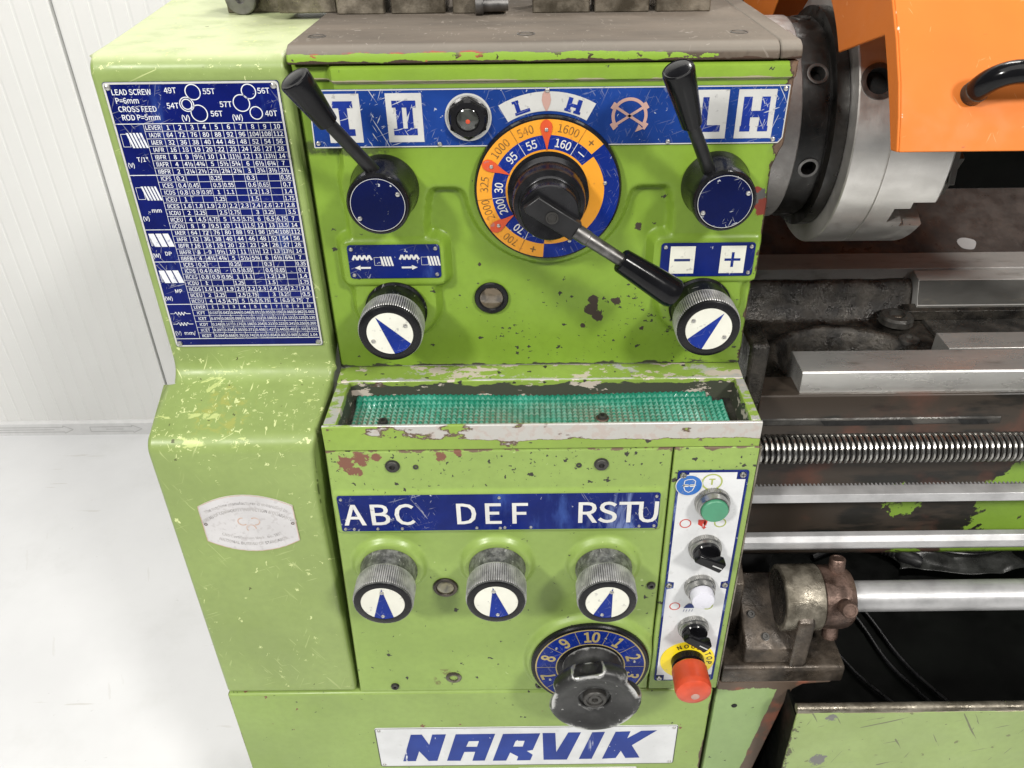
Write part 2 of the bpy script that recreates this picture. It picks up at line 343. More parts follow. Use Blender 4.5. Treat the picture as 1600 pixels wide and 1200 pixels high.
def L_chip(t):
    sp = t.spots(90, 0.13, 0.03, 0.30, 0.010); scx = t.mul(t.scratches(16, 0.715), 0.9); g = t.mx(t.blob((0.335, -0.13, 0.655), 0.012, 1.0, 70), t.blob((0.44, -0.13, 0.655), 0.006, 0.9), t.blob((0.335, -0.12, 0.735), 0.006, 1.0))
    rim = t.thr(t.math('ADD', t.thr(t.axis(2), 0.7395, 0.7445, 0, 0.5), t.math('MULTIPLY', t.noise(60, 5, 0.6, vec=t.map((0.4, 1, 1))), 0.6)), 0.52, 0.6)
    le = t.thr(t.math('ADD', t.thr(t.axis(0), 0.32, 0.294, 0, 0.3), t.math('MULTIPLY', t.noise(110, 6, 0.65), 0.62)), 0.58, 0.61)
    return [(t.mul(sp, 0.8), (0.13, 0.13, 0.07), 0.5, 0), (scx, (0.12, 0.12, 0.08), 0.5, 0), (g, (0.16, 0.16, 0.15), 0.5, 0.2), (le, (0.09, 0.09, 0.05), 0.5, 0), (rim, (0.22, 0.19, 0.14), 0.35, 0.6)]
green('green_chip_tray', (0.25, 0.33, 0.115), L_chip)

def L_bed(t):
    n_ = t.math('MULTIPLY', t.noise(26, 6, 0.65, 0.3), 0.7)
    bare = t.thr(t.math('ADD', t.thr(t.math('SUBTRACT', t.axis(0), t.math('MULTIPLY', t.axis(2), 0.25)), 0.33, 0.20, 0, 0.42), n_), 0.455, 0.475)
    keep = t.mul(t.blob((0.425, 0.02, 0.93), 0.022, 1.1, 50), t.thr(t.noise(120, 4), 0.4, 0.5)); keep2 = t.mul(t.blob((0.445, 0.02, 0.85), 0.02, 1.1, 50), t.thr(t.noise(120, 4), 0.42, 0.5))
    bare = t.mul(bare, t.math('SUBTRACT', 1.0, t.mx(keep, keep2)))
    rst = t.mul(bare, t.thr(t.noise(14, 5), 0.5, 0.68)); blk = t.mul(bare, t.thr(t.noise(20, 5, vec=t.map((0.5, 1, 2), loc=(3, 1, 2))), 0.48, 0.6))
    return [(bare, (0.040, 0.031, 0.024), 0.42, 0.1), (blk, (0.014, 0.013, 0.011), 0.35, 0.1), (t.mul(rst, 0.6), (0.12, 0.045, 0.03), 0.55, 0)]
green('green_bed', (0.18, 0.30, 0.035), L_bed)

# top plate: bare brown steel above, chipped green along the front edge
def top_plate(name):
    t = NT(name); n_ = t.noise(30, 6, 0.6, vec=t.map((0.5, 1, 1)))
    steel = t.mix(t.thr(t.noise(18, 6, 0.65, vec=t.map((0.35, 1, 1))), 0.3, 0.7), (0.030, 0.020, 0.014), (0.092, 0.069, 0.052))
    steel = t.mix(t.thr(t.axis(0), 0.09, 0.2, 0, 0.5), steel, (0.15, 0.127, 0.102))
    steel = t.mix(t.mul(t.scratches(22, 0.70), 0.35), steel, (0.26, 0.23, 0.2)); steel = t.mix(t.mul(t.spots(120, 0.08, 0.02, 0.2, 0.008), 0.6), steel, (0.32, 0.29, 0.26))
    steel = t.mix(t.math('MULTIPLY', t.thr(t.noise(170, 4), 0.5, 0.7), 0.4), steel, (0.06, 0.048, 0.04))
    q = t.math('ADD', t.thr(t.axis(2), 1.4236, 1.4165, 0, 0.5), t.math('MULTIPLY', t.noise(44, 6, 0.66, vec=t.map((0.6, 1, 1))), 0.85)); q = t.math('SUBTRACT', q, 0.10); q = t.math('SUBTRACT', q, t.thr(t.axis(0), 0.08, 0.2, 0, 0.42))
    g = t.mul(t.thr(q, 0.585, 0.60), t.thr(t.axis(1), 0.010, 0.006)); redz = t.mul(t.thr(q, 0.44, 0.56), t.thr(t.axis(1), 0.016, 0.011), t.thr(t.noise(40, 5), 0.5, 0.6), t.thr(t.axis(0), 0.0, -0.05))
    sp = t.spots(125, 0.35, 0.05, 0.38, 0.008); g = t.mul(g, t.math('SUBTRACT', 1.0, t.mul(sp, t.thr(t.axis(2), 1.4235, 1.416, 0.35, 1))))
    chip = t.mul(t.thr(t.math('ADD', t.thr(t.axis(2), 1.4175, 1.4125, 0, 0.34), t.math('MULTIPLY', t.noise(70, 5, 0.65, vec=t.map((0.6, 1, 1), loc=(2, 0, 5))), 0.75)), 0.58, 0.60), t.thr(t.axis(1), 0.010, 0.006))
    edge = t.mul(t.band(2, 1.4225, 0.002, 0.003), t.math('SUBTRACT', 1, g))
    c = t.mix(t.math('MULTIPLY', edge, 0.6), steel, (0.25, 0.23, 0.20)); c = t.mix(t.math('MULTIPLY', redz, 0.8), c, (0.38, 0.09, 0.055)); c = t.mix(g, c, (0.185, 0.30, 0.035)); c = t.mix(chip, c, (0.055, 0.035, 0.026))
    MAT[name] = t.done(c, t.mixf(g, t.thr(n_, 0.3, 0.7, 0.6, 0.85), 0.35), 0.0, bump=t.noise(350, 2), bstr=0.2, bdist=0.0003, Specular_IOR_Level=t.mixf(g, 0.06, 0.3))
top_plate('top_plate')

def enamel(name, col, amount, grime=0.0, rough=0.22):   # blue enamel on aluminium, scratched through
    t = NT(name); c = t.mix(t.thr(t.noise(22, 4), 0.35, 0.7), tuple(x*0.8 for x in col), tuple(x*1.15 for x in col))
    s1 = t.scratches(30, 0.675, 18); s2 = t.scratches(75, 0.69, 8); dots = t.spots(200, 0.07, 0.02, 0.17, 0.006)
    m = t.mul(t.mx(s1, s2), amount(t)); m = t.mx(m, t.mul(dots, 0.7)); 
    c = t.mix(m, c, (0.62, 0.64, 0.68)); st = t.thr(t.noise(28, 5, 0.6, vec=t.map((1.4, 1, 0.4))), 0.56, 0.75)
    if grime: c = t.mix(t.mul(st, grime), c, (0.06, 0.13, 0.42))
    if name == 'blue_plate':      # painted reflection streaks towards the right end
        sheen = t.mul(t.thr(t.noise(70, 4, 0.65, 0.5, vec=t.map((1, 1, 0.22))), 0.53, 0.66), t.thr(t.axis(0), 0.04, 0.10), t.thr(t.axis(2), 1.05, 1.04), 0.5); c = t.mix(sheen, c, (0.26, 0.34, 0.58))
    MAT[name] = t.done(c, t.mixf(m, rough, 0.35), t.mul(m, 0.5), bump=t.noise(30, 1), bstr=0.06, bdist=0.0003, Specular_IOR_Level=0.14)
BLUE = (0.005, 0.014, 0.125)
enamel('blue_strip', (0.010, 0.038, 0.19), lambda t: t.mx(t.mul(t.thr(t.noise(20, 4), 0.35, 0.55), t.thr(t.axis(0), -0.055, -0.115, 0.18, 1.0)), t.thr(t.axis(0), 0.185, 0.20)), 0.1)
enamel('blue_print', (0.012, 0.03, 0.21), lambda t: t.mx(t.thr(t.axis(0), -0.06, -0.09, 0.25, 0.9), t.mul(t.thr(t.axis(0), 0.175, 0.195), 0.9)), 0.1)
enamel('blue_chart', (0.0035, 0.0075, 0.095), lambda t: t.mul(t.thr(t.noise(14, 3), 0.52, 0.62), 0.35), 0.25)
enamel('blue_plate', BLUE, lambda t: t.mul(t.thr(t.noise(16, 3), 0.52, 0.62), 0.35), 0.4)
enamel('blue_cap', (0.002, 0.005, 0.045), lambda t: t.mul(t.thr(t.noise(30, 2), 0.56, 0.62), 0.55), 0.0, 0.18)
enamel('blue_dial', (0.006, 0.022, 0.19), lambda t: 0.1, 0.0)
def printed(name, col, rough=0.4, worn=(0.2, 0.2, 0.2), amt=0.62, metal=0.0):
    t = NT(name); m = t.thr(t.noise(150, 4, 0.6), amt, amt+0.08); c = t.mix(t.thr(t.noise(25, 4), 0.35, 0.7), tuple(x*0.88 for x in col), col)
    MAT[name] = t.done(t.mix(t.mul(m, 0.5), c, worn), rough, metal, bump=t.noise(500, 2), bstr=0.05, bdist=0.0002)
def name_ink():
    t = NT('name_blue'); c = t.mix(t.thr(t.noise(25, 4), 0.35, 0.7), (0.012, 0.030, 0.19), (0.016, 0.042, 0.24)); z = t.map((1, 1, 0.16), rot=(0, 0.12, 0))
    st = t.mul(t.thr(t.noise(95, 4, 0.6, 0.4, vec=z), 0.60, 0.66), t.mx(t.band(0, -0.143, 0.014, 0.004), t.band(0, 0.088, 0.012, 0.01)))
    d = t.spots(150, 0.05, 0.02, 0.14, 0.006); m = t.mx(st, t.mul(d, 0.8))
    MAT['name_blue'] = t.done(t.mix(m, c, (0.66, 0.68, 0.70)), 0.28, 0, Specular_IOR_Level=0.2)
printed('white_print', (0.62, 0.62, 0.60)); printed('alu_plate', (0.60, 0.60, 0.58), 0.35, metal=0.25)
printed('chart_print', (0.66, 0.68, 0.72), 0.4, (0.1, 0.12, 0.25), 0.58)
printed('cream_print', (0.66, 0.66, 0.58)); printed('name_white', (0.60, 0.61, 0.62), 0.25, (0.45, 0.46, 0.45), 0.6); name_ink()
printed('yellow_dial', (0.72, 0.30, 0.018), 0.4, (0.35, 0.14, 0.03), 0.63); printed('red_pointer', (0.58, 0.075, 0.02), 0.35); printed('dial_ink', (0.14, 0.075, 0.02), 0.5, (0.6, 0.25, 0.02), 0.5)
printed('faded_red', (0.44, 0.27, 0.23), 0.5); printed('gold_ink', (0.38, 0.30, 0.12), 0.4, (0.15, 0.12, 0.08)); printed('grey_ink', (0.20, 0.19, 0.19), 0.5, (0.6, 0.58, 0.56), 0.42); printed('faint_orange', (0.52, 0.36, 0.28), 0.5, (0.55, 0.53, 0.52), 0.5)
printed('cert_plate', (0.56, 0.55, 0.555), 0.38, (0.40, 0.38, 0.38), 0.55, 0.2)
printed('sign_blue', (0.015, 0.12, 0.42), 0.3); printed('sign_red', (0.50, 0.035, 0.02), 0.4); printed('sign_green', (0.33, 0.38, 0.09), 0.4); printed('sign_yellow', (0.78, 0.60, 0.01), 0.3); printed('sign_black', (0.02, 0.02, 0.02), 0.4); printed('dark_blue_ink', (0.012, 0.025, 0.12), 0.4)
plain('black_plastic', (0.005, 0.005, 0.006), 0.15, var=0.3, bstr=0.015, Specular_IOR_Level=0.25); plain('black_paint', (0.008, 0.008, 0.009), 0.24, var=0.3, Specular_IOR_Level=0.25); plain('black_oxide', (0.022, 0.021, 0.021), 0.30, 0.6, var=0.35, nscale=60)
plain('hub_black', (0.016, 0.016, 0.018), 0.22, 0.5, var=0.35, nscale=50); plain('arm_black', (0.014, 0.014, 0.015), 0.36, 0.2, var=0.3, Specular_IOR_Level=0.4)
plain('steel', (0.36, 0.355, 0.34), 0.28, 1.0); plain('steel_bright', (0.38, 0.38, 0.385), 0.38, 0.45, var=0.2, nscale=25); plain('steel_dark', (0.16, 0.155, 0.15), 0.38, 0.9, var=0.3, nscale=70); plain('socket_screw', (0.05, 0.048, 0.045), 0.45, 0.5, var=0.3); plain('void', (0.004, 0.004, 0.004), 0.8, var=0.1)
plain('rivet_steel', (0.52, 0.51, 0.49), 0.33, 0.9, var=0.2, nscale=300); plain('knurl', (0.46, 0.455, 0.45), 0.34, 0.5, var=0.3, nscale=90)
plain('red_plastic', (0.50, 0.060, 0.022), 0.38, var=0.12, nscale=50, bstr=0.06); plain('green_button', (0.055, 0.23, 0.13), 0.42, var=0.1); plain('white_button', (0.56, 0.56, 0.62), 0.3, var=0.03)
plain('rubber_black', (0.016, 0.016, 0.017), 0.5, var=0.3); plain('cable_black', (0.008, 0.008, 0.009), 0.28, var=0.3)
def knob_metal(name, lo, hi, sc_=55, metal=0.8, scr=0.7):
    t = NT(name); c = t.mix(t.thr(t.noise(sc_, 6, 0.7), 0.38, 0.66), lo, hi); c = t.mix(t.mul(t.scratches(40, 0.71), scr), c, (0.5, 0.5, 0.5))
    MAT[name] = t.done(c, t.thr(t.noise(90, 4), 0.3, 0.7, 0.26, 0.5), metal, bump=t.noise(300, 4), bstr=0.25, bdist=0.0003)
knob_metal('knob_worn', (0.085, 0.085, 0.085), (0.25, 0.25, 0.245), 130, metal=0.5); knob_metal('knob_dark', (0.012, 0.012, 0.014), (0.035, 0.036, 0.042)); knob_metal('flange_steel', (0.30, 0.285, 0.275), (0.42, 0.40, 0.385), 20, 0.4, 0.2); knob_metal('nose_dark', (0.004, 0.0035, 0.003), (0.016, 0.014, 0.012), 30, 0.0, 0.04)
def chuck_steel(name):
    t = NT(name); c = t.mix(t.thr(t.noise(30, 5, vec=t.map((0.3, 1, 1))), 0.3, 0.7), (0.56, 0.545, 0.515), (0.72, 0.70, 0.67)); c = t.mix(t.mul(t.spots(160, 0.05, 0.02, 0.12, 0.004), 0.6), c, (0.1, 0.09, 0.08))
    MAT[name] = t.done(c, t.thr(t.noise(60, 4), 0.3, 0.7, 0.3, 0.46), 0.8, bump=t.noise(900, 3, 0.7, vec=t.map((1, 0.02, 0.02))), bstr=0.3, bdist=0.0004, Anisotropic=0.4)
chuck_steel('chuck_steel')
def oily(name, lo, hi, rough=0.25, bump=1.0, bscale=90, metal=0.3, bd=0.002):     # greasy cast iron
    t = NT(name); c = t.mix(t.thr(t.noise(32, 6, 0.65), 0.36, 0.68), lo, hi); b = t.math('ADD', t.noise(bscale, 6, 0.6), t.math('MULTIPLY', t.noise(bscale*4, 4), 0.35))
    MAT[name] = t.done(c, t.thr(t.noise(50, 4), 0.35, 0.7, rough*0.6, rough*2.0), metal, bump=b, bstr=bump, bdist=bd)
oily('oily_cast', (0.010, 0.009, 0.008), (0.060, 0.053, 0.044), 0.26, 0.7, 170, 0.4, 0.0018); oily('brown_cast', (0.030, 0.024, 0.019), (0.100, 0.080, 0.062), 0.36, 0.35, 140, 0.45); oily('grey_cast', (0.025, 0.024, 0.022), (0.075, 0.07, 0.062), 0.38, 0.3, 150, 0.3); oily('jaw_steel', (0.08, 0.068, 0.05), (0.24, 0.21, 0.165), 0.34, 0.25, 120, 0.6); oily('copper_rust', (0.045, 0.027, 0.020), (0.19, 0.125, 0.10), 0.33, 0.4, 120, 0.6)
oily('pale_cast', (0.085, 0.074, 0.055), (0.26, 0.235, 0.19), 0.36, 0.3, 150, 0.65)
oily('splash_sheet', (0.055, 0.042, 0.036), (0.10, 0.08, 0.07), 0.45, 0.08, 60, 0.1)
def way_steel(name, lo, hi, rough, metal=0.25):
    t = NT(name); c = t.mix(t.thr(t.noise(14, 5, 0.6, vec=t.map((0.3, 1, 1))), 0.3, 0.7), lo, hi); c = t.mix(t.mul(t.thr(t.noise(60, 6, 0.68, vec=t.map((0.35, 1, 1))), 0.52, 0.72), 0.45), c, (0.14, 0.12, 0.09))
    MAT[name] = t.done(c, t.thr(t.noise(40, 4, vec=t.map((0.4, 1, 1))), 0.3, 0.7, rough*0.8, rough*1.4), metal, bump=t.noise(350, 3), bstr=0.15, bdist=0.0003)
way_steel('way_bright', (0.40, 0.395, 0.38), (0.58, 0.575, 0.55), 0.34); way_steel('way_steel', (0.46, 0.455, 0.44), (0.64, 0.635, 0.61), 0.27, 0.72); way_steel('way_dark', (0.05, 0.048, 0.043), (0.10, 0.095, 0.085), 0.35); way_steel('way_grey', (0.42, 0.41, 0.39), (0.56, 0.545, 0.52), 0.36, 0.1)
def rubber(name):
    t = NT(name); d = t.thr(t.noise(24, 5, 0.6), 0.42, 0.68); gr = t.mul(t.thr(t.axis(2), 1.0986, 1.0968), t.thr(t.noise(18, 5, 0.6, vec=t.map((0.6, 1, 1))), 0.34, 0.58), t.thr(t.axis(1), -0.02, -0.06, 0.4, 1), 0.9)
    c = t.mix(d, (0.012, 0.17, 0.105), (0.03, 0.25, 0.17)); c = t.mix(gr, c, (0.17, 0.16, 0.115))
    MAT[name] = t.done(c, t.thr(t.noise(60, 3), 0.3, 0.7, 0.22, 0.42), 0.0, bump=t.noise(500, 3), bstr=0.1, bdist=0.0003, Coat_Weight=0.3, Coat_Roughness=0.15)
rubber('green_rubber')
def orange(name):
    t = NT(name); c = t.mix(t.thr(t.noise(6, 3), 0.3, 0.7), (0.55, 0.150, 0.026), (0.62, 0.175, 0.032)); c = t.mix(t.mul(t.spots(60, 0.04, 0.01, 0.06, 0.01), 0.8), c, (0.35, 0.1, 0.03)); c = t.mix(t.mul(t.thr(t.noise(7, 5, 0.65), 0.5, 0.75), 0.16), c, (0.34, 0.10, 0.03))
    ed = t.thr(t.math('ADD', t.math('MULTIPLY', t.band(0, 0.2706, 0.0006, 0.0008), 0.24), t.math('MULTIPLY', t.noise(55, 5, 0.65), 0.7)), 0.66, 0.70); c = t.mix(ed, c, (0.74, 0.60, 0.50)); c = t.mix(t.mul(t.scratches(20, 0.73), 0.35), c, (0.70, 0.35, 0.16))
    MAT[name] = t.done(c, t.thr(t.noise(40, 3), 0.3, 0.7, 0.42, 0.55), 0, bump=t.noise(90, 4), bstr=0.05, bdist=0.001, Specular_IOR_Level=0.12)
orange('orange_paint')
def glassy(name, col, rough=0.08):
    t = NT(name); c = t.mix(t.thr(t.noise(90, 3, 0.5, 0.8), 0.4, 0.62), col, tuple(x*2.6 for x in col))
    MAT[name] = t.done(c, rough, 0, Coat_Weight=1.0, Coat_Roughness=0.04)
glassy('oil_glass', (0.05, 0.04, 0.028)); glassy('dirty_glass', (0.10, 0.09, 0.045)); glassy('dark_glass', (0.016, 0.017, 0.015))
def worn_black(name):                     # black moulding, rubbed silver on its edges
    t = NT(name); g = t.n('ShaderNodeNewGeometry'); p = t.math('ADD', g.outputs['Pointiness'], t.math('MULTIPLY', t.math('SUBTRACT', t.noise(90, 5, 0.65), 0.5), 0.10))
    m = t.thr(p, 0.53, 0.565); c = t.mix(t.thr(t.noise(60, 5), 0.35, 0.7), (0.012, 0.012, 0.012), (0.030, 0.030, 0.030))
    m = t.mx(m, t.mul(t.spots(160, 0.15, 0.02, 0.16, 0.006), 0.5)); c = t.mix(m, c, (0.52, 0.52, 0.51))
    MAT[name] = t.done(c, t.mixf(m, 0.42, 0.35), t.mixf(m, 0.1, 0.8), bump=t.noise(250, 4), bstr=0.3, bdist=0.0004)
worn_black('worn_black')
def wallmat():
    t = NT('wall_white'); c = t.mix(t.thr(t.noise(2.5, 4), 0.3, 0.7), (0.66, 0.66, 0.645), (0.70, 0.70, 0.685))
    MAT['wall_white'] = t.done(c, 0.5, 0, bump=t.noise(60, 3), bstr=0.03, bdist=0.001)
    t = NT('floor_white'); c = t.mix(t.thr(t.noise(2.2, 5, 0.6), 0.3, 0.7), (0.62, 0.625, 0.635), (0.68, 0.685, 0.695))
    v = t.map((0.10, 1, 1)); sc1 = t.mul(t.thr(t.noise(26, 5, 0.6, 0.2, vec=v), 0.655, 0.67), t.thr(t.noise(3.0, 2), 0.5, 0.6)); sp = t.spots(26, 0.08, 0.01, 0.06, 0.02, vec=t.pos); v2 = t.map((1, 1, 1), rot=(0, 0, 1.15)); v2 = t.map((0.12, 1, 1), vec=v2, loc=(5, 3, 0))
    sc2 = t.mul(t.thr(t.noise(34, 5, 0.6, 0.2, vec=v2), 0.675, 0.69), 0.7, t.thr(t.noise(2.6, 2, vec=t.map(loc=(7, 1, 0))), 0.5, 0.6)); sm = t.thr(t.noise(5, 6, 0.65), 0.5, 0.75, 0, 0.4)
    c = t.mix(sm, c, (0.55, 0.555, 0.55)); c = t.mix(t.mul(t.mx(sc1, t.mul(sc2, 0.6)), 0.4), c, (0.40, 0.38, 0.33)); c = t.mix(t.mul(sp, 0.35), c, (0.42, 0.42, 0.41))
    MAT['floor_white'] = t.done(c, t.thr(t.noise(8, 4), 0.3, 0.7, 0.28, 0.45), 0, bump=t.noise(14, 4), bstr=0.04, bdist=0.003)
wallmat(); plain('skirting_grey', (0.62, 0.62, 0.62), 0.4, var=0.04); plain('tape_white', (0.68, 0.68, 0.68), 0.3, var=0.02); plain('tape_grey', (0.45, 0.45, 0.45), 0.4, var=0.05)
plain('bag_grey', (0.026, 0.027, 0.025), 0.26, var=0.5, nscale=30, bstr=0.3); plain('pan_shade_black', (0.002, 0.0024, 0.002), 0.4, var=0.4, nscale=20, Specular_IOR_Level=0.1)

def screw_steel():
    t = NT('screw_steel'); d = t.n('ShaderNodeVectorMath', {0: t.n('ShaderNodeCombineXYZ', {1: t.axis(1), 2: t.axis(2)}).outputs[0], 1: (0, -0.030, 1.0445)}, operation='DISTANCE').outputs['Value']
    oil = t.thr(d, 0.0146, 0.0128); c = t.mix(t.thr(t.noise(60, 4), 0.35, 0.7), (0.30, 0.29, 0.27), (0.46, 0.45, 0.43)); c = t.mix(oil, c, (0.012, 0.011, 0.010))  # thread grooves coloured near-black, by distance from the screw axis
    MAT['screw_steel'] = t.done(c, 0.24, t.mixf(oil, 0.95, 0.0), bump=t.noise(300, 3), bstr=0.1, bdist=0.0003)
screw_steel()

# ================================================================== the setting
def struct(o): o['kind'] = 'structure'; return o
struct(MB().add([(-6, -4, 0), (5, -4, 0), (5, 1.46, 0), (-6, 1.46, 0)], [(0, 1, 2, 3)]).build('floor', MAT['floor_white'], smooth=0))
WY = 1.44
wall = struct(MB().box(-5, 4, WY+0.012, WY+0.12, 0, 3.2).build('wall', MAT['wall_white'], smooth=0))
def wall_panel(x0, x1):
    # insulated sheet panel with shallow pressed ribs
    m = MB(); n = 20; pts = [(x0+0.0025, WY+0.010), (x0+0.004, WY+0.001)]
    for i in range(n):
        a = x0+0.004+(x1-x0-0.008)*i/n; b = x0+0.004+(x1-x0-0.008)*(i+1)/n; q = (b-a)
        pts += [(a+q*0.10, WY), (a+q*0.88, WY), (a+q*0.92, WY+0.0013), (a+q*0.99, WY+0.0013)]
    pts += [(x1-0.004, WY+0.001), (x1-0.0025, WY+0.010)]
    vs = [(x, y, z) for z in (0.045, 3.2) for x, y in pts]; k = len(pts)
    m.add(vs, [(i, i+1, k+i+1, k+i) for i in range(k-1)])
    o = m.build('wall_panel', MAT['wall_white'], wall, smooth=0); return o
for i in range(-3, 5): wall_panel(-1.128+i*0.9, -1.128+(i+1)*0.9)
sk = MB().prism([(WY-0.012, 0.0), (WY+0.011, 0.0), (WY+0.011, 0.05), (WY-0.004, 0.05), (WY-0.012, 0.044)], -5, 4, 'x').build('skirting', MAT['skirting_grey'], wall, smooth=0)
tp = MB(); yy = WY-0.0125
for x0, x1 in ((-1.78, -1.46), (-1.405, -1.24), (-1.12, -0.9)):
    tp.stroke([(x0, 0.013), (x1-0.03, 0.013), (x1-0.03, 0.008), (x1, 0.022), (x1-0.03, 0.037), (x1-0.03, 0.031), (x0, 0.031)], 0.003, yy, True)
    tp.stroke([(x0+0.05, 0.022), (x1-0.06, 0.022)], 0.003, yy)
tp.build('printed_arrow', MAT['tape_grey'], sk, smooth=0)

# ================================================================== the lathe
lathe = bpy.data.objects.new('lathe', None); C.objects.link(lathe); lathe.location = (0, 0, 0)
lathe['label'] = 'worn green metalworking lathe with blue plates, knobs and an orange chuck guard'; lathe['category'] = 'lathe'
PY = -0.0855
L = lathe

# ---- shared small pieces
riv = MB().lathe([(0.0021, 0), (0.0021, 0.0004), (0.0017, 0.0011), (0.0008, 0.0015), (0.0002, 0.0016)], (0,0,0), (0,-1,0), 12).mesh('rivet'); riv.materials.append(MAT['rivet_steel'])
def rivet(x, y, z, parent, s=1.0):
    o = put('rivet', riv, parent, (x, y, z)); o.scale = (s, s, s); return o
def socket_mesh(r, depth=0.003):
    n = 24
    hexr = lambda a: r*0.5*math.cos(math.pi/6)/math.cos((a % (math.pi/3))-math.pi/6)
    m = MB().lathe([(r*1.12, 0), (r*1.12, 0.0008), (r, 0.0009), (r, depth*0.8), (r*0.92, depth), (hexr, depth), (hexr, depth*0.2), (0.0001, depth*0.15)], (0,0,0), (0,-1,0), n, True, True).mesh('socket_screw')
    m.materials.append(MAT['socket_screw']); return m
sock6 = socket_mesh(0.0062); sock4 = socket_mesh(0.0042)
def phil_mesh(r):
    cr = lambda a: r*(0.55 if min(a % (math.pi/2), math.pi/2-a % (math.pi/2)) < 0.27 else 0.2)
    m = MB().lathe([(r, 0), (r, 0.0006), (r*0.8, 0.0016), (cr, 0.0019), (cr, 0.0006), (0.0001, 0.0004)], (0,0,0), (0,-1,0), 32).mesh('cross_screw'); m.materials.append(MAT['steel']); return m
phil = phil_mesh(0.0034)

# ---- height fields of the cast front panels
def smooth(x, a, b):
    t = np.clip((x-a)/(b-a), 0, 1); return t*t*(3-2*t)
def sd_rect(X, Z, x0, x1, z0, z1, r):
    dx = np.abs(X-(x0+x1)/2)-(x1-x0)/2+r; dz = np.abs(Z-(z0+z1)/2)-(z1-z0)/2+r
    return np.hypot(np.maximum(dx, 0), np.maximum(dz, 0))+np.minimum(np.maximum(dx, dz), 0)-r
def sd_circ(X, Z, cx, cz, r): return np.hypot(X-cx, Z-cz)-r
def smin(a, b, k):
    h = np.clip(0.5+0.5*(b-a)/k, 0, 1); return b*(1-h)+a*h-k*h*(1-h)
def panel(name, xl, xr, z0, z1, hfun, mat, step=0.002, ybase=0.0, depth=0.05):
    nx = int(0.41/step)+1; nz = int((z1-z0)/step)+1
    zz = np.linspace(z0, z1, nz); U = np.linspace(0, 1, nx)
    XL = np.array([xl(z) for z in zz]); XR = np.array([xr(z) for z in zz])
    X = XL[:, None]+(XR-XL)[:, None]*U[None, :]; Z = np.repeat(zz[:, None], nx, 1)
    Y = ybase+hfun(X, Z)
    # rounded outer arrises
    e = np.minimum(np.minimum(X-XL[:, None], XR[:, None]-X), np.minimum(Z-z0, z1-Z)); rr = 0.003
    k = np.clip(1-e/rr, 0, 1); Y = Y+rr*(1-np.sqrt(np.maximum(0, 1-k*k)))
    vs = np.stack([X, Y, Z], 2).reshape(-1, 3).tolist()
    fs = [(j*nx+i, j*nx+i+1, (j+1)*nx+i+1, (j+1)*nx+i) for j in range(nz-1) for i in range(nx-1)]
    m = MB().add(vs, fs); b = []                 # side skirt going back
    loop = [i for i in range(nx)]+[j*nx+nx-1 for j in range(1, nz)]+[(nz-1)*nx+i for i in range(nx-2, -1, -1)]+[j*nx for j in range(nz-2, 0, -1)]
    o = len(m.v); m.v += [(vs[i][0], ybase+depth, vs[i][2]) for i in loop]; n = len(loop)
    m.f += [(loop[i], o+i, o+(i+1) % n, loop[(i+1) % n]) for i in range(n)]; m.f.append(tuple(o+i for i in range(n)))
    return m.build(name, mat, L, smooth=40)

DC = (0.0178, 1.3085)          # speed dial
HL, HR = (-0.1225, 1.310), (0.1622, 1.3095)
KL, KR = (-0.1238, 1.1928), (0.1605, 1.1937)
def h_upper(X, Z):
    d = sd_rect(X, Z, -0.156, 0.24, 1.309, 1.46, 0.012)
    d = smin(d, sd_circ(X, Z, DC[0], DC[1], 0.071), 0.012)
    for h, x0, x1 in ((HL, -0.158, -0.090), (HR, 0.128, 0.24)):
        d = smin(d, sd_circ(X, Z, h[0], h[1], 0.034), 0.010); d = smin(d, sd_rect(X, Z, x0, x1, 1.225, 1.32, 0.01), 0.012)
    for k, x0, x1 in ((KL, -0.170, -0.0735), (KR, 0.1115, 0.212)):
        d = smin(d, sd_rect(X, Z, x0, x1, 1.2165, 1.264, 0.009), 0.004); d = smin(d, sd_circ(X, Z, k[0], k[1]+0.004, 0.039), 0.012)
    Y = 0.0105*smooth(d, -0.002, 0.0045)
    for x0, x1 in ((-0.170, -0.0735), (0.1115, 0.212)):
        Y = Y-0.0025*(1-smooth(sd_rect(X, Z, x0, x1, 1.2165, 1.264, 0.008), -0.0032, 0.0))
    Y = Y-0.0045*smooth(Z, 1.3965, 1.3995)                      # rail above the symbol strip
    Y = Y+0.0035*(1-smooth(np.abs(X-0.214)-0.002, 0.0, 0.012))*(1-smooth(np.abs(Z-1.32)-0.015, 0, 0.012))
    return Y
cas = panel('headstock_casing', lambda z: -0.1885, lambda z: 0.2165 if z > 1.342 else (0.2165-0.0065*min(1, (1.342-z)/0.02)), 1.1215, 1.4105, h_upper, MAT['green_headstock'], 0.0019, 0.0, 0.46)
cas['label'] = 'cast green headstock front with worn spots'

